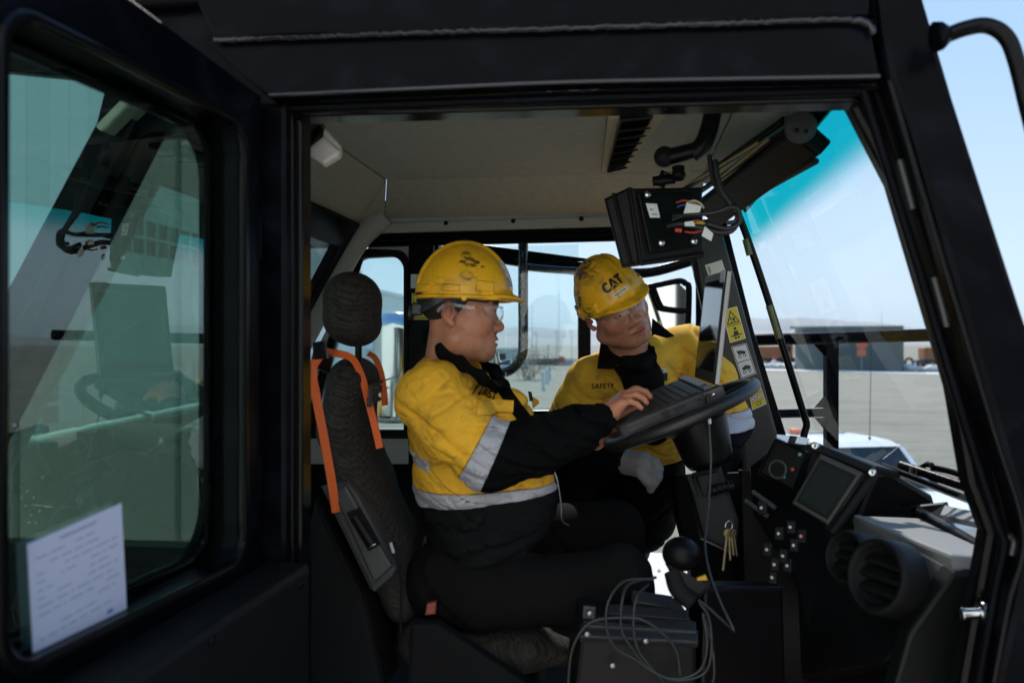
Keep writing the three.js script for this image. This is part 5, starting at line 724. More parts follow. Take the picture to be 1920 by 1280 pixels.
{ // electronics box with ribbed lid, coiled cables, gear lever
  const t = thing('electronics_box', 'black electronics box with a ribbed aluminium lid beside the seat', 'equipment box');
  const bx = part('case', plate([Q(1092, 1160, 1.72), Q(1308, 1180, 1.72), Q(1306, 1330, 1.72), Q(1075, 1330, 1.72)], 0.22, 0.01), panelDark(), t);
  const rib = std([0.035, 0.036, 0.038], 0.42, 0.4);
  for (const [y0, y1, x0, x1, z] of [[1152, 1172, 1096, 1306, 1.715], [1168, 1192, 1088, 1310, 1.70], [1130, 1150, 1140, 1292, 1.76], [1104, 1128, 1186, 1262, 1.80]]) part('lid_rib', plate([Q(x0, y0, z + 0.03), Q(x1, y0 + 12, z + 0.03), Q(x1, y1 + 12, z), Q(x0, y1, z)], 0.02, 0.004), rib, t);
  part('connector_plate', plate([Q(1094, 1136, 1.70), Q(1118, 1138, 1.70), Q(1116, 1162, 1.70), Q(1092, 1160, 1.70)], 0.015, 0.003), rib, t);
  for (const [x, y] of [[1106, 1150], [1101, 1189], [1211, 1202], [1149, 1248]]) part('bolt', lathe([[0, 0.004], [0.005, 0.004], [0.007, 0.001], [0.007, 0], [0, 0]], Q(x, y, 1.695), CF.clone().negate(), 12), screwM, t);
  const c = thing('coiled_cable', 'loose coils of black cable lying over the electronics box', 'cable'), cm = std([0.016, 0.016, 0.0165], 0.45);
  const C = (pts, r = 0.0033) => part('coil', tube(pts.map(([x, y, d = 1.67]) => Q(x, y, d)), r, 90, 8), cm, c);
  C([[1064, 1300], [1070, 1230], [1085, 1190], [1110, 1165], [1150, 1158], [1200, 1160], [1240, 1185], [1268, 1220], [1276, 1265]]);
  C([[1225, 1085, 1.72], [1170, 1090, 1.7], [1140, 1130], [1138, 1180], [1155, 1215], [1190, 1235], [1225, 1260], [1270, 1275], [1320, 1262], [1334, 1220], [1330, 1160, 1.7], [1312, 1130, 1.72]]);
  C([[1230, 1082, 1.73], [1180, 1095, 1.7], [1166, 1130], [1166, 1180], [1185, 1215], [1215, 1250], [1260, 1272], [1310, 1258], [1326, 1210], [1318, 1150, 1.7]]);
  C([[1216, 1095, 1.72], [1194, 1120, 1.68], [1188, 1170], [1196, 1215], [1225, 1255], [1262, 1290], [1330, 1288], [1338, 1230], [1322, 1160, 1.7]]);
  const g = part('gear_lever', [tube([Q(1262, 1072, 1.78), Q(1272, 1105, 1.76), Q(1300, 1130, 1.74)], 0.02, 16, 12), plate([Q(1250, 1058, 1.77), Q(1262, 1052, 1.77), Q(1284, 1086, 1.76), Q(1336, 1090, 1.75), Q(1338, 1100, 1.75), Q(1312, 1124, 1.75), Q(1284, 1118, 1.75)], 0.045, 0.01)], plastic, truck);
  part('lever_knob', new THREE.SphereGeometry(0.042, 32, 24).scale(1.02, 0.9, 1).translate(...A(Q(1278, 1038, 1.79))), plasticSmooth, g); part('lever_button', plate([Q(1308, 1084, 1.755), Q(1324, 1078, 1.755), Q(1328, 1088, 1.755), Q(1308, 1089, 1.755)], 0.01, 0.002), yellowPaint, g);
  part('shifter_screw', [[1236, 1070], [1277, 1109]].map(([x, y]) => lathe([[0, 0.003], [0.003, 0.002], [0.0035, 0], [0, 0]], Q(x, y, 1.742), CF.clone().negate(), 10)), chrome, g);
  part('pedal_box', plate([Q(1264, 890, 2.75), Q(1480, 880, 2.75), Q(1480, 1320, 2.6), Q(1310, 1320, 2.6), Q(1292, 1064, 2.72), Q(1268, 970, 2.75)], 0.1, 0.01), seal, truck);
  part('console', plate([Q(1320, 1100, 1.9), Q(1470, 1100, 1.95), Q(1480, 1400, 1.9), Q(1310, 1400, 1.85)], 0.1, 0.01), plasticSmooth, truck);
}
function panelDark() { return std([0.006, 0.006, 0.0065], 0.5, 0, { specularIntensity: 0.5 }); }

// ------------------------------------------------------------------ the two men
const skinMat = new THREE.MeshPhysicalMaterial({ vertexColors: true, roughness: 0.44, specularIntensity: 0.9 });
const clothTex = dataTex(256, (u, v) => { const i = Math.floor(u * 128), j = Math.floor(v * 128), k = 0.5 + 0.22 * ((i + j) % 2 ? 1 : -1) + 0.3 * (hash(i, j) - 0.5); return [k, k, k]; }, [7, 7]);
const jacketMat = new THREE.MeshPhysicalMaterial({ vertexColors: true, roughness: 0.85, specularIntensity: 0.35, bumpMap: clothTex, bumpScale: 0.0004, sheen: 0.15, sheenRoughness: 0.6 });
const blackCloth = std([0.004, 0.0043, 0.0045], 0.9, 0, { specularIntensity: 0.12, bumpMap: clothTex, bumpScale: 0.0005 });
const trouserCloth = std([0.008, 0.0077, 0.0077], 0.92, 0, { specularIntensity: 0.12, bumpMap: clothTex, bumpScale: 0.0005 });
const tapeTex = dataTex(128, (u, v) => { const a = Math.cos(u * 6.283 * 16), b = Math.cos(v * 6.283 * 16), k = 0.78 + 0.1 * (a > 0.8 || b > 0.8 ? -1.6 : 0.3) + 0.08 * tn(u, v, 4); return [k, k, k * 1.03]; }, [9, 9]);
const tapeMat = std([0.52, 0.52, 0.55], 0.5, 0, { map: tapeTex, bumpMap: tapeTex, bumpScale: 0.0006 });
const clearPlastic = new THREE.MeshPhysicalMaterial({ color: lin(0.95, 0.96, 0.96), transmission: 1, thickness: 0, roughness: 0.02, ior: 1.58 });
const hairMat = std([0.012, 0.011, 0.011], 0.7);
const smooth = (a, b, x) => { const t = Math.max(0, Math.min(1, (x - a) / (b - a))); return t * t * (3 - 2 * t); };

function frame(o, f, up) { const Z = f.clone().normalize(), X = up.clone().cross(Z).normalize(), Yv = Z.clone().cross(X); return new THREE.Matrix4().makeBasis(X, Yv, Z).setPosition(o); }
function headField(o) {   // x: his left, y: up, z: forward; origin between the ears
  const wide = o.wide ?? 1;
  return (p) => {
    const ax = Math.abs(p[0]) / wide, P = [ax, p[1], p[2] > 0 ? p[2] / 1.13 : p[2]];
    let d = ell(P, [0, 0.055, 0.004], [0.079, 0.084, 0.092]);
    d = smin(d, ell(P, [0, -0.008, 0.042], [0.067, 0.088, 0.056]), 0.03);
    d = smin(d, ell(P, [0.040, -0.018, 0.062], [0.030, 0.030, 0.030]), 0.03);
    d = smin(d, cap(P, [0.056, -0.062, 0.016], [0.022, -0.090, 0.074], 0.028, 0.025), 0.03);
    d = smin(d, ell(P, [0, -0.093, 0.086], [0.026, 0.020, 0.022]), 0.025);
    d = smin(d, ell(P, [0, -0.056, 0.082], [0.034, 0.030, 0.026]), 0.02);
    d = smin(d, cap(P, [0.012, 0.031, 0.093], [0.045, 0.030, 0.078], 0.012, 0.011), 0.02);
    d = smax(d, -ell(P, [0.033, 0.009, 0.112], [0.020, 0.013, 0.020]), 0.016);
    // eyelids round the eyeball
    const lid = smax(sph(P, [0.033, 0.009, 0.0815], 0.0152), -rbox(P, [0.0335, 0.0085 - 0.05 * Math.abs(ax - 0.033) * 0.5, 0.098], [0.0125, 0.0034, 0.012], 0.003), 0.002);
    d = smin(d, lid, 0.006);
    // nose
    let n = cap(P, [0, 0.012, 0.090], [0, -0.018, 0.109], 0.008, 0.0105); n = smin(n, ell(P, [0, -0.0255, 0.1115], [0.0135, 0.0115, 0.0125]), 0.012); n = smin(n, ell(P, [0.0145, -0.029, 0.102], [0.0095, 0.0085, 0.012]), 0.010);
    n = smax(n, -ell(P, [0.0075, -0.038, 0.108], [0.004, 0.005, 0.006]), 0.003);
    d = smin(d, n, 0.012);
    // lips
    let l = smin(ell(P, [0, -0.0565, 0.1045 - ax * ax * 7], [0.026, 0.0064, 0.0085]), ell(P, [0, -0.0690, 0.1035 - ax * ax * 7], [0.022, 0.0076, 0.009]), 0.003);
    d = smin(d, l, 0.006); d = smax(d, -ell(P, [0, -0.0622 - ax * 0.05, 0.114 - ax * ax * 7], [0.024, o.mouth ?? 0.0014, 0.012]), 0.002);
    // ears
    let e = ell([P[0] - 0.25 * (p[2] + 0.006), P[1], P[2]], [0.080, 0.001, -0.008], [0.0085, 0.0285, 0.0165]); e = smax(e, -ell([P[0] - 0.25 * (p[2] + 0.006), P[1], P[2]], [0.0895, 0.003, -0.006], [0.009, 0.0195, 0.010]), 0.004);
    e = smin(e, ell(P, [0.078, -0.027, 0.003], [0.007, 0.009, 0.008]), 0.006); e = smin(e, ell(P, [0.079, 0.0, 0.009], [0.006, 0.008, 0.005]), 0.004);
    d = smin(d, e, 0.006);
    // neck
    return smin(d, cap(p, [0, -0.045, 0.006], [0, -0.19, -0.004], 0.054 * wide, 0.058), 0.03);
  };
}
function skinTone(q0, base, o) {
  const q = [q0[0], q0[1], q0[2] > 0 ? q0[2] / 1.13 : q0[2]];
  const ax = Math.abs(q[0]), n = 0.22 * fbm(q[0] * 70, q[1] * 70, q[2] * 70, 3) + 0.22 * fbm(q[0] * 18, q[1] * 18, q[2] * 18, 2) + 0.14 * noise(q[0] * 260, q[1] * 260, q[2] * 260); let c = base.map((x) => x * (1 + n));
  const mixc = (t, k) => { c = c.map((x, i) => x * (1 - t) + k[i] * t); };
  const red = [base[0] * 1.02, base[1] * 0.68, base[2] * 0.62];
  mixc(0.5 * smooth(0.035, 0.0, Math.hypot(ax - 0.045, q[1] + 0.02, q[2] - 0.085)), red); mixc(0.55 * smooth(0.022, 0.006, Math.hypot(ax, q[1] + 0.027, q[2] - 0.122)), red); mixc(0.55 * smooth(0.074, 0.084, ax) * smooth(0.05, 0.03, Math.abs(q[1])), red);
  const lip = smooth(1.12, 0.9, Math.hypot(ax / 0.026, (q[1] + 0.0625) / 0.0125)) * smooth(0.088, 0.094, q[2]); mixc(0.75 * lip, [base[0] * 0.72, base[1] * 0.42, base[2] * 0.42]);
  const grain = 0.55 + 0.45 * Math.sign(noise(q[0] * 900, q[1] * 900, q[2] * 900)), st = (o.moustache ?? 0.4) * smooth(0.014, 0.004, Math.abs(q[1] + 0.046)) * smooth(0.034, 0.022, ax) * smooth(0.086, 0.096, q[2]); mixc(st * grain, [0.03, 0.022, 0.018]);
  mixc(0.5 * grain * smooth(-0.07, -0.09, q[1]) * smooth(0.03, 0.06, q[2]) * smooth(-0.125, -0.11, q[1]), [0.06, 0.045, 0.04]);
  const br = smooth(0.0055, 0.002, Math.abs(q[1] - 0.0335 - 0.004 * Math.sin(ax * 70))) * smooth(0.012, 0.016, ax) * smooth(0.056, 0.048, ax) * smooth(0.07, 0.08, q[2]); mixc(0.8 * br, [0.02, 0.016, 0.014]);
  const lash = smooth(0.0016, 0.0004, Math.abs(q[1] - 0.0125)) * smooth(0.019, 0.016, ax) * 0 + smooth(0.0022, 0.0008, Math.abs(q[1] - 0.0122 + 0.03 * Math.abs(ax - 0.033))) * smooth(0.018, 0.021, ax) * smooth(0.049, 0.046, ax) * smooth(0.08, 0.09, q[2]); mixc(0.85 * lash, [0.015, 0.012, 0.01]);
  const side = smooth(0.060, 0.070, ax) * smooth(0.045, 0.02, q[2]) * smooth(-0.012, 0.012, q[1]); mixc(0.75 * side * (0.6 + 0.4 * grain), [0.03, 0.025, 0.022]);
  const nl = smooth(0.005, 0.001, Math.abs(ax - 0.020 - (-0.03 - q[1]) * 0.42)) * smooth(-0.028, -0.036, q[1]) * smooth(-0.066, -0.052, q[1]) * smooth(0.075, 0.085, q[2]); mixc(0.3 * nl, red.map((x) => x * 0.6));
  if (o.mole && Math.hypot(q[0] - o.mole[0], q[1] - o.mole[1]) < 0.0022 && q[2] > 0.07) c = [0.05, 0.03, 0.025];
  return c;
}
function helmetField(o) {
  const C = [0, 0.046, 0.03], R = [0.105, 0.139, 0.121];
  return (p) => {
    const ax = Math.abs(p[0]), rim = 0.042 + 0.06 * (p[2] - 0.03) * (p[2] > 0.03 ? 0.6 : 1);
    let sh = ell(p, C, R); const inn = ell(p, C, R.map((x) => x - 0.0045));
    sh -= 0.0062 * smooth(0.030, 0.022, ax) * smooth(0.055, 0.075, p[1]);
    if (o.ridges) { sh -= 0.007 * smooth(0.012, 0.006, Math.abs(ax - 0.046)) * smooth(0.10, 0.115, p[1]) * smooth(0.10, 0.07, p[2]); }
    for (const [z0, z1, y0, y1] of [[0.056, 0.1, 0.058, 0.084], [-0.026, 0.016, 0.052, 0.069], [-0.095, -0.06, 0.046, 0.066]]) sh = Math.min(sh, smax(ell(p, C, R) - 0.0065, Math.max(z0 - p[2], p[2] - z1, y0 - p[1], p[1] - y1), 0.003));
    let d = Math.max(sh, rim - 0.004 - p[1], -inn);
    const e2 = (Math.hypot(p[0] / 0.105, (p[2] - 0.03) / 0.121) - 1) * 0.112;
    const rr = smax(smax(e2 - 0.0085, -(e2 + 0.006), 0.002), Math.abs(p[1] - rim) - 0.0035, 0.003); d = smin(d, rr, 0.006);
    const k = (p[2] - 0.11) / 0.075, yb = 0.067 - 0.02 * k * Math.abs(k) * (k > 0 ? 1 : -0.15) - p[0] * p[0] * 2.2, e3 = (Math.hypot(p[0] / 0.093, (p[2] - 0.088) / 0.098) - 1) * 0.095;
    const br = smax(smax(e3, Math.abs(p[1] - yb) - 0.0034, 0.003), -(e2 + 0.004), 0.004); d = smin(d, br, 0.012);
    d = smin(d, ell(p, [p[0] < 0 ? -0.109 : 0.109, 0.037, 0.028], [0.003, 0.007, 0.008]), 0.003);
    return d;
  };
}
function helmet(M, o, label) {
  const t = thing('hard_hat', label, 'hard hat'), f = helmetField(o);
  const col = (q) => {
    let c = [0.86, 0.45, 0.008]; const n = fbm(q[0] * 18, q[1] * 18, q[2] * 18, 4), g = fbm(q[0] * 70 + 9, q[1] * 120, q[2] * 25, 3); let k = Math.max(0, n - 0.02) * 1.1 * (o.dirt ?? 1) + Math.max(0, g - 0.12) * 0.7;
    for (const [x, y, z, r, s] of o.marks) { const dd = Math.hypot(q[0] - x, q[1] - y, (q[2] - z) * 0.6); if (dd < r * 1.6) k += s * smooth(r * 1.4, r * 0.3, dd) * smooth(0.02, 0.16, fbm(q[0] * 90 + s, q[1] * 110, q[2] * 55, 3) + 0.08); }
    k = Math.min(0.94, k); return c.map((x, i) => x * (1 - k) + [0.045, 0.032, 0.018][i] * k);
  };
  const g = sdfMesh(f, [-0.13, 0.01, -0.12], [0.13, 0.20, 0.21], 0.0026, { color: col });
  part('shell', g.applyMatrix4(M), new THREE.MeshPhysicalMaterial({ vertexColors: true, roughness: 0.42, clearcoat: 0.15, clearcoatRoughness: 0.3 }), t);
  const band = []; for (let i = 0; i <= 40; i++) { const a = i / 40 * 6.283; band.push(V(0.088 * Math.sin(a), 0.045, 0.018 + 0.102 * Math.cos(a))); }
  part('head_band', strap(band, 0.026, V(0, 1, 0), 0.003, 80).applyMatrix4(M), std([0.02, 0.02, 0.021], 0.7), t);
  part('ratchet', [strap([V(-0.086, 0.045, -0.02), V(-0.078, 0.018, -0.055), V(-0.05, 0.0, -0.085), V(0, -0.006, -0.094), V(0.05, 0.0, -0.085), V(0.078, 0.018, -0.055), V(0.086, 0.045, -0.02)], 0.022, V(0, 1, 0.2), 0.004, 40), new THREE.CylinderGeometry(0.017, 0.019, 0.016, 20).rotateX(Math.PI / 2).translate(0, -0.006, -0.1), new RoundedBoxGeometry(0.02, 0.03, 0.03, 2, 0.006).translate(-0.055, 0.002, -0.085)].map((x) => x.applyMatrix4(M)), std([0.012, 0.012, 0.014], 0.45), t);
  const local = (c, r, u, n, w, h, map, name, lift, extra = {}) => part(name, sdfPatch(f, V(...c), V(...r).normalize(), V(...u).normalize(), V(...n).normalize(), w, h, lift, 28, 20).applyMatrix4(M), new THREE.MeshPhysicalMaterial({ map, roughness: 0.5, ...extra }), t);
  return { t, local };
}
function glasses(M, label) {
  const t = thing('safety_glasses', label, 'glasses'), pos = [], idx = [], uv = [], nu = 48, nv = 10;
  for (let j = 0; j <= nv; j++) for (let i = 0; i <= nu; i++) {
    const a = (i / nu * 2 - 1) * 1.32, x = 0.083 * Math.sin(a), z = 0.034 + 0.099 * Math.cos(a), ax = Math.abs(x), lo = -0.020 + 0.017 * smooth(0.022, 0.006, ax) + 0.016 * smooth(0.062, 0.08, ax), hi = 0.0265 - 0.004 * smooth(0.05, 0.08, ax);
    pos.push(x, lo + (hi - lo) * j / nv, z + 0.004 * Math.sin(j / nv * 3.14)); uv.push(i / nu, j / nv);
  }
  for (let j = 0; j < nv; j++) for (let i = 0; i < nu; i++) { const a = j * (nu + 1) + i; idx.push(a, a + 1, a + nu + 2, a, a + nu + 2, a + nu + 1); }
  const g = new THREE.BufferGeometry(); g.setAttribute('position', new THREE.Float32BufferAttribute(pos, 3)); g.setAttribute('uv', new THREE.Float32BufferAttribute(uv, 2)); g.setIndex(idx); g.computeVertexNormals();
  part('lens', g.applyMatrix4(M), clearPlastic, t);
  const rim = (f) => { const l = []; for (let i = 0; i <= 24; i++) { const a = (i / 24 * 2 - 1) * 1.3, x = 0.083 * Math.sin(a); l.push(V(x, f(Math.abs(x)), 0.034 + 0.0995 * Math.cos(a))); } return tube(l, 0.0013, 60, 6); };
  const frost = new THREE.MeshPhysicalMaterial({ color: lin(0.86, 0.88, 0.88), transmission: 0.85, thickness: 0, roughness: 0.15, ior: 1.58 });
  part('brow_rim', rim((x) => 0.0268 - 0.004 * smooth(0.05, 0.08, x)).applyMatrix4(M), frost, t);
  for (const s of [-1, 1]) part('temple_arm', strap([V(s * 0.0815, 0.016, 0.056), V(s * 0.084, 0.018, 0.025), V(s * 0.0855, 0.02, 0.0), V(s * 0.085, 0.014, -0.02), V(s * 0.082, 0.0, -0.035)], 0.0085, V(0, 1, 0), 0.002, 20).applyMatrix4(M), clearPlastic, t);
  part('nose_bridge', tube([V(-0.010, -0.012, 0.129), V(-0.008, 0.002, 0.132), V(0.008, 0.002, 0.132), V(0.010, -0.012, 0.129)], 0.0016, 16, 6).applyMatrix4(M), frost, t);
  return t;
}
function eyes(M, gaze, parent) {
  for (const s of [-1, 1]) {
    const c = [s * 0.033 * 1.05, 0.009, 0.0815 * 1.13 - 0.0005], g = new THREE.SphereGeometry(0.0137, 28, 20), p = g.attributes.position, col = []; const gv = V(gaze[0], gaze[1], 1).normalize();
    for (let i = 0; i < p.count; i++) { const v = V(p.getX(i), p.getY(i), p.getZ(i)).normalize(), a = Math.acos(Math.min(1, v.dot(gv))); col.push(...(a < 0.2 ? [0.004, 0.003, 0.003] : a < 0.46 ? [0.03, 0.016, 0.01] : [0.5, 0.46, 0.43])); }
    g.setAttribute('color', new THREE.Float32BufferAttribute(col, 3)); part('eye', g.translate(...c).applyMatrix4(M), new THREE.MeshPhysicalMaterial({ vertexColors: true, roughness: 0.12 }), parent);
  }
}
// inner body, head and hands joined into one skin mesh
function joinSkin(list, tone) { return mergeGeometries(list.map((g) => { const h = g.clone(); if (!h.attributes.color) h.setAttribute('color', new THREE.Float32BufferAttribute(Array.from({ length: h.attributes.position.count }, () => tone).flat(), 3)); return h; })); }
const planeOf = (a, b, towards) => { const n = b.clone().sub(a).cross(CF).normalize(); if (n.dot(towards.clone().sub(a)) < 0) n.negate(); const k = n.dot(a); return (p) => p[0] * n.x + p[1] * n.y + p[2] * n.z - k; };   // positive on the side of "towards"
const fold = (p, u, s, amp) => { const a = p[0] * u.x + p[1] * u.y + p[2] * u.z, n = noise(a * s, (p[0] - a * u.x) * s * 0.28 + 3, (p[2] + p[1] * 0.4) * s * 0.3), m = noise(a * s * 2.3 + 8, p[0] * s * 0.5, p[2] * s * 0.5); const r = noise(a * s * 0.5 + 20, p[0] * s * 0.2, p[2] * s * 0.25 - 7); return amp * (0.45 * r + 0.2 * m + 0.6 * Math.max(0, 0.35 - Math.abs(n - 0.1)) - 0.8 * Math.exp(-n * n / 0.008)); };
const yellowCloth = (q) => { const n = fbm(q[0] * 9, q[1] * 9, q[2] * 9, 4), g = Math.max(0, fbm(q[0] * 26 + 4, q[1] * 26, q[2] * 26, 3) - 0.1), k = Math.min(0.65, Math.max(0, n) * 0.55 + g * 1.5); return [0.80, 0.43, 0.032].map((x, i) => x * (1 - k) + [0.16, 0.10, 0.03][i] * k); };
const limb = (p, J) => { let d = 1; for (let i = 0; i + 1 < J.length; i++) d = smin(d, cap(p, J[i][0], J[i + 1][0], J[i][1], J[i + 1][1]), 0.02); return d; };
const J = (...l) => l.map(([x, y, d, r]) => [A(Q(x, y, d)), r]);
const bounds = (js, m = 0.05) => { const lo = [1e9, 1e9, 1e9], hi = [-1e9, -1e9, -1e9]; for (const j of js) for (let k = 0; k < 3; k++) { lo[k] = Math.min(lo[k], j[0][k] - j[1] - m); hi[k] = Math.max(hi[k], j[0][k] + j[1] + m); } return [lo, hi]; };
const textMat = (txt, w, h, font, color, y) => new THREE.MeshPhysicalMaterial({ roughness: 0.9, alphaTest: 0.5, map: canvasTex(w, h, (g) => { g.clearRect(0, 0, w, h); g.fillStyle = color; g.font = font; g.textAlign = 'center'; txt.split('\n').forEach((s, i) => g.fillText(s, w / 2, y + i * y * 1.12)); }) });

// ---- the driver, typing
{
  const t = thing('person', 'seated person in a yellow and black work jacket typing on the laptop', 'person'), base = [0.43, 0.185, 0.108];
  const o = Q(845, 588, 2.05), f = CR.clone().addScaledVector(CF, 0.09).addScaledVector(CU, -0.08), M = frame(o, f, CU.clone().addScaledVector(CR, 0.03));
  const hf = headField({ wide: 1.06, mouth: 0.0036 }), hopt = { moustache: 0.95 };
  const head = sdfMesh(hf, [-0.1, -0.2, -0.12], [0.1, 0.145, 0.145], 0.0024, { color: (q) => skinTone(q, base, hopt) }).applyMatrix4(M);
  // right hand on the keys
  const W = [1132, 782, 2.0], hj = (x, y, d) => A(Q(x, y, d));
  const F5 = [[[1168, 742, 2.075, .0105], [1190, 730, 2.085, .0095], [1206, 735, 2.09, .0082], [1214, 744, 2.09, .0074]], [[1172, 742, 2.05, .0108], [1195, 730, 2.055, .0098], [1211, 735, 2.055, .0084], [1219, 743, 2.055, .0076]], [[1171, 748, 2.025, .0105], [1191, 740, 2.02, .0094], [1205, 746, 2.015, .0082], [1212, 754, 2.012, .0074]], [[1165, 757, 2.003, .0095], [1181, 752, 1.992, .0085], [1194, 757, 1.986, .0074], [1202, 764, 1.983, .0066]], [[1150, 778, 2.055, .015], [1168, 776, 2.085, .0115], [1182, 770, 2.10, .0098], [1192, 766, 2.105, .0085]]];
  const handF = (p) => {
    let d = cap(p, hj(1112, 797, 1.99), hj(1138, 778, 2.01), 0.027, 0.029);
    const kn = F5.slice(0, 4).map((F) => hj(F[0][0], F[0][1], F[0][2])), w = hj(1140, 774, 2.02);
    kn.forEach((k, i) => { d = smin(d, cap(p, hj(1138 + i, 774 + i * 2, 2.04 - i * 0.014), k, 0.0195, 0.0145), 0.014); });
    for (const F of F5) { let c = 1; for (let i = 0; i < 3; i++) c = smin(c, cap(p, hj(F[i][0], F[i][1], F[i][2]), hj(F[i + 1][0], F[i + 1][1], F[i + 1][2]), F[i][3], F[i + 1][3]), 0.003); d = smin(d, c, 0.008); }
    return d;
  };
  const hb = bounds(J([1110, 800, 1.98, 0.03], [1222, 730, 2.1, 0.02], [1200, 780, 1.98, 0.02]), 0.03);
  const hand = sdfMesh(handF, hb[0], hb[1], 0.0022, { color: (q) => { const n = 0.14 * fbm(q[0] * 50, q[1] * 50, q[2] * 50, 3); return [base[0] * 1.08 * (1 + n), base[1] * 1.0 * (1 + n), base[2] * 0.95 * (1 + n)]; } });
  const shift = Q(1150, 800, 2.26).sub(Q(1150, 768, 2.02)), hand2 = hand.clone().translate(...A(shift));
  // lower arm inside the sleeve and trunk inside the jacket, so that the body is whole
  const inner = [J([880, 1000, 2.12, 0.10], [870, 860, 2.12, 0.095], [842, 745, 2.1, 0.07], [845, 660, 2.08, 0.05]), J([815, 752, 1.97, 0.042], [915, 862, 1.91, 0.042], [1132, 786, 2.0, 0.026]), J([870, 745, 2.27, 0.05], [915, 880, 2.34, 0.042], [1125, 812, 2.26, 0.026])];
  const innerB = bounds(inner.flat(), 0.03), bodyG = sdfMesh((p) => Math.min(...inner.map((l) => limb(p, l))), innerB[0], innerB[1], 0.016);
  const body = part('body', joinSkin([head, hand, hand2, bodyG], base), skinMat, t);
  eyes(M, [0, -0.2], t);
  const hr = (p) => smax(smax(ell([p[0], p[1], p[2]], [0, 0.052, 0.002], [0.0905, 0.089, 0.0965]), p[2] - 0.022 - Math.max(0, p[1]) * 0.6, 0.006), Math.max(-0.042 - p[1] + p[2] * 0.25, p[1] - 0.05), 0.01);
  part('hair', sdfMesh(hr, [-0.1, -0.06, -0.12], [0.1, 0.15, 0.1], 0.0035).applyMatrix4(M), hairMat, t);
  // jacket: trunk
  const dscale = (p, k, D0) => { const d = p[0] * CF.x + p[2] * CF.z - D0, m = d * k - d; return [p[0] + CF.x * m, p[1], p[2] + CF.z * m]; };
  const T = J([836, 744, 2.12, 0.106], [862, 800, 2.12, 0.134], [882, 880, 2.12, 0.15], [912, 985, 2.12, 0.16]), foldU = V(-0.25, 1, 0.1).normalize(), shoulders = J([812, 732, 1.975, 0.072], [848, 726, 2.12, 0.08], [880, 730, 2.27, 0.072]), chest = J([955, 765, 2.06, 0.055], [975, 850, 2.06, 0.075], [985, 930, 2.08, 0.085]);
  const torsoF = (p) => { const s = dscale(p, 0.72, 2.12); let d = limb(s, T); d = smin(d, limb(p, shoulders), 0.07); d = smin(d, limb(s, chest), 0.06); return d - fold(p, foldU, 12, 0.012) - fold(p, V(0.5, 0.8, 0.3).normalize(), 20, 0.005) - fold(p, V(-0.1, 1, 0.2).normalize(), 36, 0.0024); };
  const armJ = J([806, 746, 1.945, 0.086], [852, 800, 1.90, 0.085], [918, 858, 1.89, 0.080], [1010, 836, 1.92, 0.072], [1085, 806, 1.96, 0.058], [1124, 790, 1.99, 0.044]), armU = V(0.45, 0.85, 0.1).normalize();
  const armF = (p) => limb(p, armJ) - fold(p, armU, 13, 0.0115) - fold(p, V(-0.3, 0.9, 0.2).normalize(), 21, 0.005) - fold(p, V(0.6, 0.7, 0.2).normalize(), 38, 0.0026) - 0.002 * noise(p[0] * 60, p[1] * 60, p[2] * 60);
  const farJ = J([880, 745, 2.3, 0.078], [915, 880, 2.34, 0.07], [1020, 848, 2.3, 0.058], [1120, 814, 2.26, 0.034]);
  const cutA = planeOf(Q(925, 775, 1.9), Q(860, 895, 1.9), Q(1100, 900, 1.9)), cutB = planeOf(Q(952, 800, 1.9), Q(905, 907, 1.9), Q(1100, 900, 1.9));
  const w1 = planeOf(Q(748, 908, 2.1), Q(1035, 893, 2.1), Q(900, 1200, 2.1)), w2 = planeOf(Q(762, 942, 2.1), Q(1050, 906, 2.1), Q(900, 1200, 2.1)), hem = planeOf(Q(780, 1066, 2.1), Q(1060, 995, 2.1), Q(900, 1300, 2.1));
  const c1 = planeOf(Q(715, 815, 2.1), Q(800, 846, 2.1), Q(700, 1000, 2.1)), c2 = planeOf(Q(722, 842, 2.1), Q(800, 866, 2.1), Q(700, 1000, 2.1));
  const neckHole = (p) => cap(p, A(Q(862, 640, 2.07)), A(Q(905, 760, 2.07)), 0.062, 0.04);
  const tb = bounds([...T, ...shoulders, ...chest].map(([c, r]) => [c, r * 1.25]), 0.05), ab = bounds(armJ, 0.04), fb = bounds(farJ, 0.04);
  const yArm = (p) => smax(armF(p), cutA(p), 0.004), yTor = (p) => smax(smax(smin(torsoF(p), yArm(p), 0.016), w1(p), 0.003), -neckHole(p), 0.01);
  const yellowF = (p) => smax(yTor(p), cutA(p) > 0 && armF(p) < 0.012 ? -1 : -1, 0.001);
  const jb = [tb[0].map((x, i) => Math.min(x, ab[0][i])), tb[1].map((x, i) => Math.max(x, ab[1][i]))];
  const jk = part('jacket', sdfMesh(yTor, jb[0], jb[1], 0.0054, { color: yellowCloth }), jacketMat, t);
  part('reflective_sleeve_band', sdfMesh((p) => smax(smax(armF(p) - 0.0025, -cutA(p), 0.002), cutB(p), 0.002), ab[0], ab[1], 0.005), tapeMat, jk);
  part('reflective_waist_band', sdfMesh((p) => smax(smax(torsoF(p) - 0.0025, -w1(p), 0.002), w2(p), 0.002), tb[0], tb[1], 0.006), tapeMat, jk);
  part('reflective_back_band', sdfMesh((p) => smax(smax(smax(torsoF(p) - 0.0025, -c1(p), 0.002), c2(p), 0.002), p[0] * CR.x + p[2] * CR.z + 0.2, 0.01), tb[0], tb[1], 0.006), tapeMat, jk);
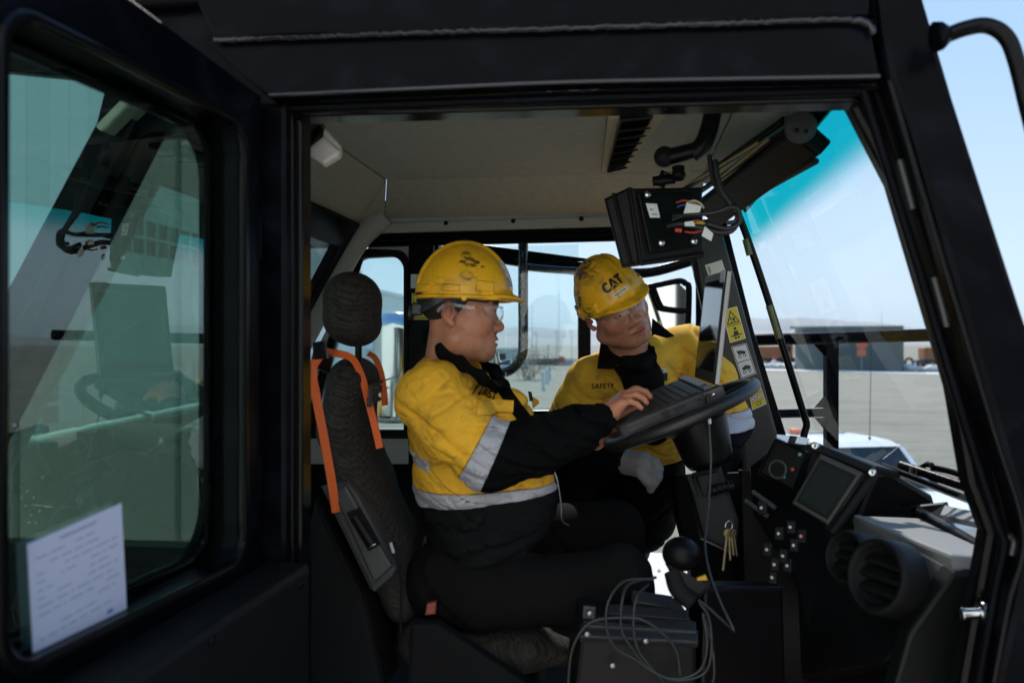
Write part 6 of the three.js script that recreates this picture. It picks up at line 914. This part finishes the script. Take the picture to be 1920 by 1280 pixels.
  part('black_sleeve', sdfMesh((p) => smin(smax(smax(armF(p), -cutB(p), 0.003), -cap(p, A(Q(1130, 787, 2.0)), A(Q(1180, 762, 2.02)), 0.032, 0.036), 0.004), limb(p, farJ), 0.001), ab[0].map((x, i) => Math.min(x, fb[0][i])), ab[1].map((x, i) => Math.max(x, fb[1][i])), 0.0065), blackCloth, jk);
  part('black_skirt', sdfMesh((p) => smax(smax(torsoF(p), -w2(p), 0.003), hem(p), 0.006), tb[0], tb[1], 0.0065), std([0.008, 0.0085, 0.009], 0.9, 0, { specularIntensity: 0.15, bumpMap: clothTex, bumpScale: 0.0005 }), jk);
  // black collar, lapel and front placket
  const lay = (pts, w, dir, lift, th = 0.004) => strap(pts, w, dir, th, 40);
  const colJ = J([800, 636, 2.07, 0.010], [826, 658, 1.99, 0.0072], [866, 682, 1.97, 0.0072], [904, 708, 1.985, 0.0074], [934, 732, 2.02, 0.0075]), colK = J([802, 632, 2.07, 0.013], [838, 648, 2.15, 0.011], [890, 676, 2.165, 0.011], [930, 702, 2.13, 0.012], [944, 730, 2.08, 0.012]), lap = J([928, 700, 2.06, 0.010], [944, 722, 2.05, 0.012], [958, 746, 2.05, 0.008]);
  const colF = (p) => { const up = 0.58, e = (l) => limb([p[0], p[1] * up, p[2]], l.map(([c, r]) => [[c[0], c[1] * up, c[2]], r])); return Math.min(e(colJ), e(colK), limb(p, lap)); };
  const cbd = bounds([...colJ, ...colK, ...lap].map(([c, r]) => [c, r * 2.0]), 0.03);
  part('collar', sdfMesh(colF, cbd[0], cbd[1], 0.004), blackCloth, jk);
  const bodyAll = (p) => Math.min(yTor(p), 1);
  part('placket', sdfPatch(bodyAll, Q(968, 768, 1.9), V(0.6, -0.8, 0).normalize(), V(0.8, 0.6, 0), CF.clone().negate(), 0.16, 0.032, 0.0022, 30, 6), blackCloth, jk);
  part('chest_print', sdfPatch(bodyAll, Q(912, 729, 1.9), V(0.88, -0.36, 0.1).normalize(), V(0.36, 0.92, 0).normalize(), CF.clone().negate(), 0.09, 0.06, 0.0018, 24, 14), textMat('SAFETY\nFIRST', 320, 208, 'bold 82px sans-serif', '#141008', 88), jk);
  part('pocket_flap', sdfPatch(bodyAll, Q(930, 764, 1.9), V(0.95, -0.05, 0).normalize(), V(0.05, 1, 0).normalize(), CF.clone().negate(), 0.085, 0.028, 0.005, 16, 6), new THREE.MeshPhysicalMaterial({ color: lin(0.80, 0.43, 0.032), roughness: 0.85 }), jk);
  part('radio_clip', [plate([Q(990, 733, 2.03), Q(997, 735, 2.03), Q(1000, 752, 2.03), Q(993, 752, 2.03)], 0.012, 0.003)], plasticSmooth, jk); part('far_lapel_tip', plate([Q(996, 742, 2.1), Q(1010, 750, 2.1), Q(1011, 756, 2.1), Q(999, 766, 2.1)], 0.012, 0.003), new THREE.MeshPhysicalMaterial({ color: lin(0.62, 0.30, 0.02), roughness: 0.85 }), jk);
  part('zip', tube([Q(1040, 885, 1.98), Q(1046, 905, 1.98), Q(1052, 945, 1.99), Q(1054, 975, 2.0), Q(1066, 985, 2.02)], 0.0022, 40, 6), screwM, jk);
  // trousers and boots
  const legR = J([835, 1090, 2.02, 0.102], [900, 1106, 1.99, 0.098], [1090, 1106, 1.95, 0.086], [1165, 1082, 1.94, 0.076], [1190, 1180, 1.98, 0.062], [1215, 1330, 2.05, 0.055]), legL = J([860, 1040, 2.3, 0.11], [1000, 1010, 2.34, 0.10], [1150, 995, 2.38, 0.088], [1172, 1110, 2.42, 0.066], [1190, 1230, 2.45, 0.055]), lb = bounds([...legR, ...legL], 0.04);
  part('trousers', sdfMesh((p) => smin(limb(p, legR) - fold(p, V(0.75, 0.6, 0.2).normalize(), 9, 0.007), limb(p, legL) - fold(p, V(0.7, 0.7, 0.1).normalize(), 10, 0.009), 0.03), lb[0], lb[1], 0.0085), trouserCloth, t);
  const foot = (x, z) => sdfMesh((p) => smax(smin(cap(p, [x, Y(-1.10), z], [x + 0.16, Y(-1.125), z], 0.055, 0.045), cap(p, [x, Y(-0.98), z], [x, Y(-1.1), z], 0.055, 0.055), 0.03), Y(-1.168) - p[1], 0.01), [x - 0.1, Y(-1.2), z - 0.1], [x + 0.26, Y(-0.9), z + 0.1], 0.012);
  for (const l of [legR, legL]) { const e = l[l.length - 1][0]; part('boot', foot(e[0] + 0.02, e[2]), rubber, t); }
  const H = helmet(M, { marks: [[-0.083, 0.140, 0.012, 0.013, 1.7], [-0.084, 0.130, 0.030, 0.013, 1.9], [-0.083, 0.124, 0.052, 0.013, 1.9], [-0.07, 0.148, 0.024, 0.009, 1.3], [-0.105, 0.093, 0.035, 0.016, 0.7], [-0.1, 0.075, -0.05, 0.03, 0.35]], dirt: 0.7 }, 'yellow hard hat with dark scuff marks, worn by the seated driver');
  const sticker = canvasTex(128, 128, (g, w, h) => { g.fillStyle = '#b9b3b4'; g.fillRect(0, 0, w, h); for (let i = 0; i < 60; i++) { g.fillStyle = ['rgba(90,84,110,.5)', 'rgba(215,205,190,.6)', 'rgba(120,90,80,.4)'][i % 3]; g.fillRect(hash(i, 1) * 128, hash(i, 2) * 128, 6 + hash(i, 3) * 30, 4 + hash(i, 4) * 18); } });
  H.local([0, 0.105, 0.12], [1, 0, 0], [0, 1, -0.35], [0, 0.3, 1], 0.085, 0.075, sticker, 'front_sticker', 0.0008);
  glasses(M, 'clear safety glasses worn by the seated driver');
}
// ---- the second man, leaning in from the far door
{
  const t = thing('person', 'person leaning in through the far door in an open yellow work jacket', 'person'), base = [0.42, 0.18, 0.107];
  const f = CR.clone().multiplyScalar(0.42).addScaledVector(CU, -0.2).addScaledVector(CF, -0.91).normalize(), up = CU.clone().addScaledVector(CR, -0.62), M0 = frame(V(0, 0, 0), f, up), e = V(0, 0.010, 0.086).applyMatrix4(M0), o = Q(1172, 579, 2.42).sub(e), M = frame(o, f, up);
  const hf = headField({ wide: 1.1, mouth: 0.0014 }), head = sdfMesh(hf, [-0.1, -0.2, -0.12], [0.1, 0.145, 0.145], 0.0024, { color: (q) => skinTone(q, base, { moustache: 0.2, mole: [0.008, -0.083] }) }).applyMatrix4(M);
  const inner = [J([1200, 900, 3.0, 0.11], [1200, 800, 2.82, 0.11], [1195, 715, 2.68, 0.09], [1186, 655, 2.56, 0.055]), J([1110, 720, 2.66, 0.05], [1052, 800, 2.72, 0.042], [1150, 858, 2.5, 0.028]), J([1288, 676, 2.82, 0.04], [1365, 792, 2.6, 0.04], [1350, 850, 2.45, 0.028])];
  const ib = bounds(inner.flat(), 0.03), bodyG = sdfMesh((p) => Math.min(...inner.map((l) => limb(p, l))), ib[0], ib[1], 0.016);
  part('body', joinSkin([head, bodyG], base), skinMat, t); eyes(M, [0.35, -0.25], t);
  part('hair', sdfMesh((p) => smax(smax(ell(p, [0, 0.052, 0.002], [0.0905, 0.089, 0.0965]), p[2] - 0.022 - Math.max(0, p[1]) * 0.6, 0.006), Math.max(-0.042 - p[1] + p[2] * 0.25, p[1] - 0.05), 0.01), [-0.1, -0.06, -0.12], [0.1, 0.15, 0.1], 0.0035).applyMatrix4(M), hairMat, t);
  const T = J([1196, 715, 2.72, 0.135], [1205, 800, 2.86, 0.16], [1200, 900, 3.02, 0.168], [1190, 960, 3.1, 0.16]), sh = J([1112, 712, 2.68, 0.078], [1200, 676, 2.74, 0.086], [1290, 652, 2.80, 0.086]), rA = J([1106, 716, 2.67, 0.082], [1082, 760, 2.69, 0.078], [1056, 806, 2.7, 0.072], [1110, 846, 2.6, 0.058], [1165, 862, 2.48, 0.04]), lA = J([1292, 660, 2.77, 0.083], [1330, 710, 2.68, 0.086], [1364, 792, 2.58, 0.076], [1352, 850, 2.45, 0.056], [1330, 880, 2.36, 0.042]);
  const U = V(0.5, 0.8, 0.2).normalize(), torsoF = (p) => { let d = limb(p, T); d = smin(d, limb(p, sh), 0.07); return d - fold(p, V(0.8, 0.45, 0.2).normalize(), 12, 0.009) - fold(p, V(0.2, 0.9, 0.2).normalize(), 19, 0.004); }, rF = (p) => limb(p, rA) - fold(p, U, 14, 0.008), lF = (p) => limb(p, lA) - fold(p, U, 13, 0.009);
  const rc4 = planeOf(Q(1000, 815, 2.6), Q(1200, 815, 2.6), Q(1100, 900, 2.6)), rc3 = planeOf(Q(1100, 700, 2.6), Q(1100, 900, 2.6), Q(1200, 800, 2.6)), rc1 = planeOf(Q(1035, 778, 2.7), Q(1090, 800, 2.7), Q(1060, 900, 2.7)), rc2 = planeOf(Q(1030, 800, 2.7), Q(1085, 822, 2.7), Q(1060, 900, 2.7)), lc1 = planeOf(Q(1310, 778, 2.6), Q(1410, 762, 2.6), Q(1360, 900, 2.6)), lc2 = planeOf(Q(1310, 806, 2.6), Q(1410, 799, 2.6), Q(1360, 900, 2.6)), w1 = planeOf(Q(1150, 866, 3), Q(1260, 850, 3), Q(1200, 1000, 3)), w2 = planeOf(Q(1150, 868, 3), Q(1260, 852, 3), Q(1200, 1000, 3));
  const neckHole = (p) => cap(p, A(Q(1188, 660, 2.6)), A(Q(1200, 740, 2.55)), 0.062, 0.05);
  const all = bounds([...T, ...sh, ...rA, ...lA], 0.05);
  const jf = (p) => smax(smax(smin(smin(torsoF(p), smax(rF(p), rc1(p), 0.004), 0.02), smax(lF(p), lc1(p), 0.004), 0.02), w1(p), 0.003), -neckHole(p), 0.012);
  const jk = part('jacket', sdfMesh(jf, all[0], all[1], 0.0068, { color: (q) => yellowCloth(q).map((x, i) => x * [0.92, 0.98, 1.3][i]) }), jacketMat, t);
  part('reflective_sleeve_band', sdfMesh((p) => smax(smax(smax(rF(p) - 0.0025, -rc1(p), 0.002), rc2(p), 0.002), rc3(p), 0.002), ...bounds(rA), 0.006), tapeMat, jk);
  part('reflective_sleeve_band', sdfMesh((p) => smax(smax(lF(p) - 0.0025, -lc1(p), 0.002), lc2(p), 0.002), ...bounds(lA), 0.006), tapeMat, jk);
  const gj = J([1178, 866, 2.47, 0.04], [1206, 872, 2.43, 0.036], [1222, 886, 2.42, 0.03]), knuckles = [[1228, 868], [1234, 880], [1232, 893], [1224, 904]], gF = (p) => { let dd = limb(p, gj); knuckles.forEach(([x, y], i) => { dd = smin(dd, limb(p, J([x - 14, y - 4, 2.415 - i * 0.004, 0.013], [x, y, 2.405 - i * 0.004, 0.0125], [x - 4, y + 14, 2.40, 0.011])), 0.006); }); dd = smin(dd, limb(p, J([1200, 888, 2.40, 0.014], [1212, 902, 2.39, 0.012])), 0.01); return dd - 0.0015 * noise(p[0] * 70, p[1] * 70, p[2] * 70); };
  part('glove', sdfMesh(gF, ...bounds([...gj, [A(Q(1230, 900, 2.4)), 0.03]]), 0.004), std([0.22, 0.215, 0.22], 0.85, 0, { bumpMap: clothTex, bumpScale: 0.0005 }), t);
  part('black_sleeve', sdfMesh((p) => smax(rF(p), -Math.max(rc2(p), Math.min(rc3(p), rc4(p))), 0.003), ...bounds(rA), 0.008), blackCloth, jk); part('black_sleeve', sdfMesh((p) => smax(lF(p), -lc2(p), 0.003), ...bounds(lA), 0.008), blackCloth, jk);
  part('black_skirt', sdfMesh((p) => smax(torsoF(p), -w2(p), 0.003), ...bounds([...T, [A(Q(1190, 1010, 3.12)), 0.15]]), 0.01), blackCloth, jk);
  // black shirt in the open front, collar wings
  const sf = (p) => smin(limb(p, J([1190, 670, 2.62, 0.066], [1208, 740, 2.58, 0.06], [1222, 830, 2.66, 0.07])), 1, 0.01);
  const shirtJ = J([1190, 666, 2.575, 0.062], [1206, 712, 2.585, 0.062], [1225, 800, 2.68, 0.062]);
  const crew = J([1160, 664, 2.55, 0.02], [1178, 680, 2.515, 0.021], [1200, 683, 2.51, 0.021], [1220, 668, 2.54, 0.02]);
  part('shirt', sdfMesh((p) => smin(limb(p, shirtJ) - fold(p, V(0.4, 1, 0).normalize(), 20, 0.002), limb(p, crew), 0.02), ...bounds([...shirtJ, ...crew]), 0.006), std([0.004, 0.004, 0.0045], 0.9, 0, { specularIntensity: 0.2 }), t);
  const wing = (P, name) => part(name, plate(P.map(([x, y, d]) => Q(x, y, d)), 0.007, 0.003), blackCloth, jk);
  wing([[1126, 640, 2.56], [1160, 650, 2.53], [1162, 684, 2.515], [1150, 694, 2.515], [1118, 690, 2.52]], 'collar_wing'); wing([[1224, 596, 2.6], [1234, 604, 2.58], [1258, 656, 2.55], [1244, 657, 2.53], [1224, 634, 2.52], [1214, 646, 2.52]], 'collar_wing');
  wing([[1150, 690, 2.51], [1164, 684, 2.51], [1196, 724, 2.52], [1204, 752, 2.54], [1192, 744, 2.53]], 'front_facing'); wing([[1214, 646, 2.515], [1228, 650, 2.515], [1236, 720, 2.55], [1226, 720, 2.55]], 'front_facing');
  part('chest_print', sdfPatch(jf, Q(1144, 730, 2.4), CR.clone().addScaledVector(CU, 0.02).normalize(), CU, CF.clone().negate(), 0.086, 0.024, 0.002, 24, 8), textMat('SAFETY', 320, 92, 'bold 84px sans-serif', '#141008', 76), jk);
  const badge = canvasTex(192, 128, (g, w, h) => { g.fillStyle = '#15150f'; g.fillRect(0, 0, w, h); g.fillStyle = '#b8b4a4'; g.fillRect(0, 0, w, 44); g.fillRect(8, 58, 120, 66); g.fillStyle = '#222'; g.fillRect(34, 16, 120, 12); g.beginPath(); g.arc(36, 90, 18, 0, 7); g.fill(); g.fillRect(66, 76, 50, 10); g.fillRect(66, 98, 44, 10); });
  part('name_badge', sdfPatch(jf, Q(1256, 708, 2.4), CR.clone().addScaledVector(CU, 0.04).normalize(), CU, CF.clone().negate(), 0.068, 0.04, 0.003, 14, 8), new THREE.MeshPhysicalMaterial({ map: badge, roughness: 0.7 }), jk);
  const legs = [J([1150, 960, 3.1, 0.105], [1135, 1070, 3.2, 0.085], [1130, 1190, 3.35, 0.065]), J([1195, 960, 3.12, 0.10], [1168, 1070, 3.26, 0.08], [1160, 1180, 3.45, 0.062])];
  part('trousers', sdfMesh((p) => smin(limb(p, legs[0]), limb(p, legs[1]), 0.02) - fold(p, V(0.3, 1, 0), 12, 0.004), ...bounds(legs.flat()), 0.012), std([0.02, 0.024, 0.023], 0.9), t);
  const MH = M.clone().multiply(new THREE.Matrix4().makeTranslation(0, -0.012, -0.008)).multiply(new THREE.Matrix4().makeRotationX(-0.06));
  const H = helmet(MH, { ridges: true, dirt: 1.5, marks: [[-0.09, 0.09, 0.0, 0.03, 1.5], [-0.08, 0.07, -0.03, 0.025, 1.5], [-0.03, 0.17, 0.03, 0.04, 0.8], [-0.098, 0.06, 0.07, 0.02, 0.9], [-0.05, 0.15, -0.03, 0.04, 0.9]] }, 'yellow hard hat with a black logo, worn by the man leaning in');
  const cat = canvasTex(256, 160, (g, w, h) => { g.clearRect(0, 0, w, h); g.fillStyle = '#0c0b08'; g.font = 'bold 128px sans-serif'; g.textAlign = 'center'; g.strokeStyle = '#0c0b08'; g.lineWidth = 9; g.save(); g.translate(128, 128); g.scale(0.98, 1.1); g.fillText('CAT', 0, 0); g.strokeText('CAT', 0, 0); g.restore(); g.fillStyle = '#c79a10'; g.beginPath(); g.moveTo(128, 78); g.lineTo(182, 140); g.lineTo(74, 140); g.closePath(); g.fill(); g.fillStyle = '#0c0b08'; g.beginPath(); g.moveTo(128, 96); g.lineTo(160, 132); g.lineTo(96, 132); g.closePath(); g.fill(); });
  H.local([-0.02, 0.115, 0.12], [1, 0.05, -0.1], [-0.05, 1, -0.4], [-0.15, 0.4, 1], 0.074, 0.046, cat, 'logo', 0.0012, { alphaTest: 0.5 });
  const lab = canvasTex(192, 64, (g, w, h) => { g.fillStyle = '#d8d2bd'; g.fillRect(0, 0, w, h); g.fillStyle = '#555'; let x = 16; for (let i = 0; i < 9; i++) { const l = 8 + hash(i, 5) * 8; g.fillRect(x, 20 + hash(i, 7) * 6, l, 20); x += l + 6; } });
  H.local([-0.012, 0.085, 0.13], [1, 0.05, -0.1], [-0.05, 1, -0.3], [-0.15, 0.3, 1], 0.05, 0.015, lab, 'name_label', 0.0012);
  glasses(M, 'clear safety glasses worn by the man leaning in');
}

// ------------------------------------------------------------------ give every thing an origin at its base
{
  const bb = new THREE.Box3(), m = new THREE.Vector3();
  for (const t of things) if (t.isGroup && t.position.lengthSq() === 0) {
    t.updateMatrixWorld(true); bb.setFromObject(t); if (bb.isEmpty()) continue; bb.getCenter(m); m.y = bb.min.y;
    for (const c of t.children) c.position.sub(m); t.position.copy(m);
  }
}
scene.fog = new THREE.FogExp2(0xdfe8ee, 0.00014);
renderer.render(scene, camera);
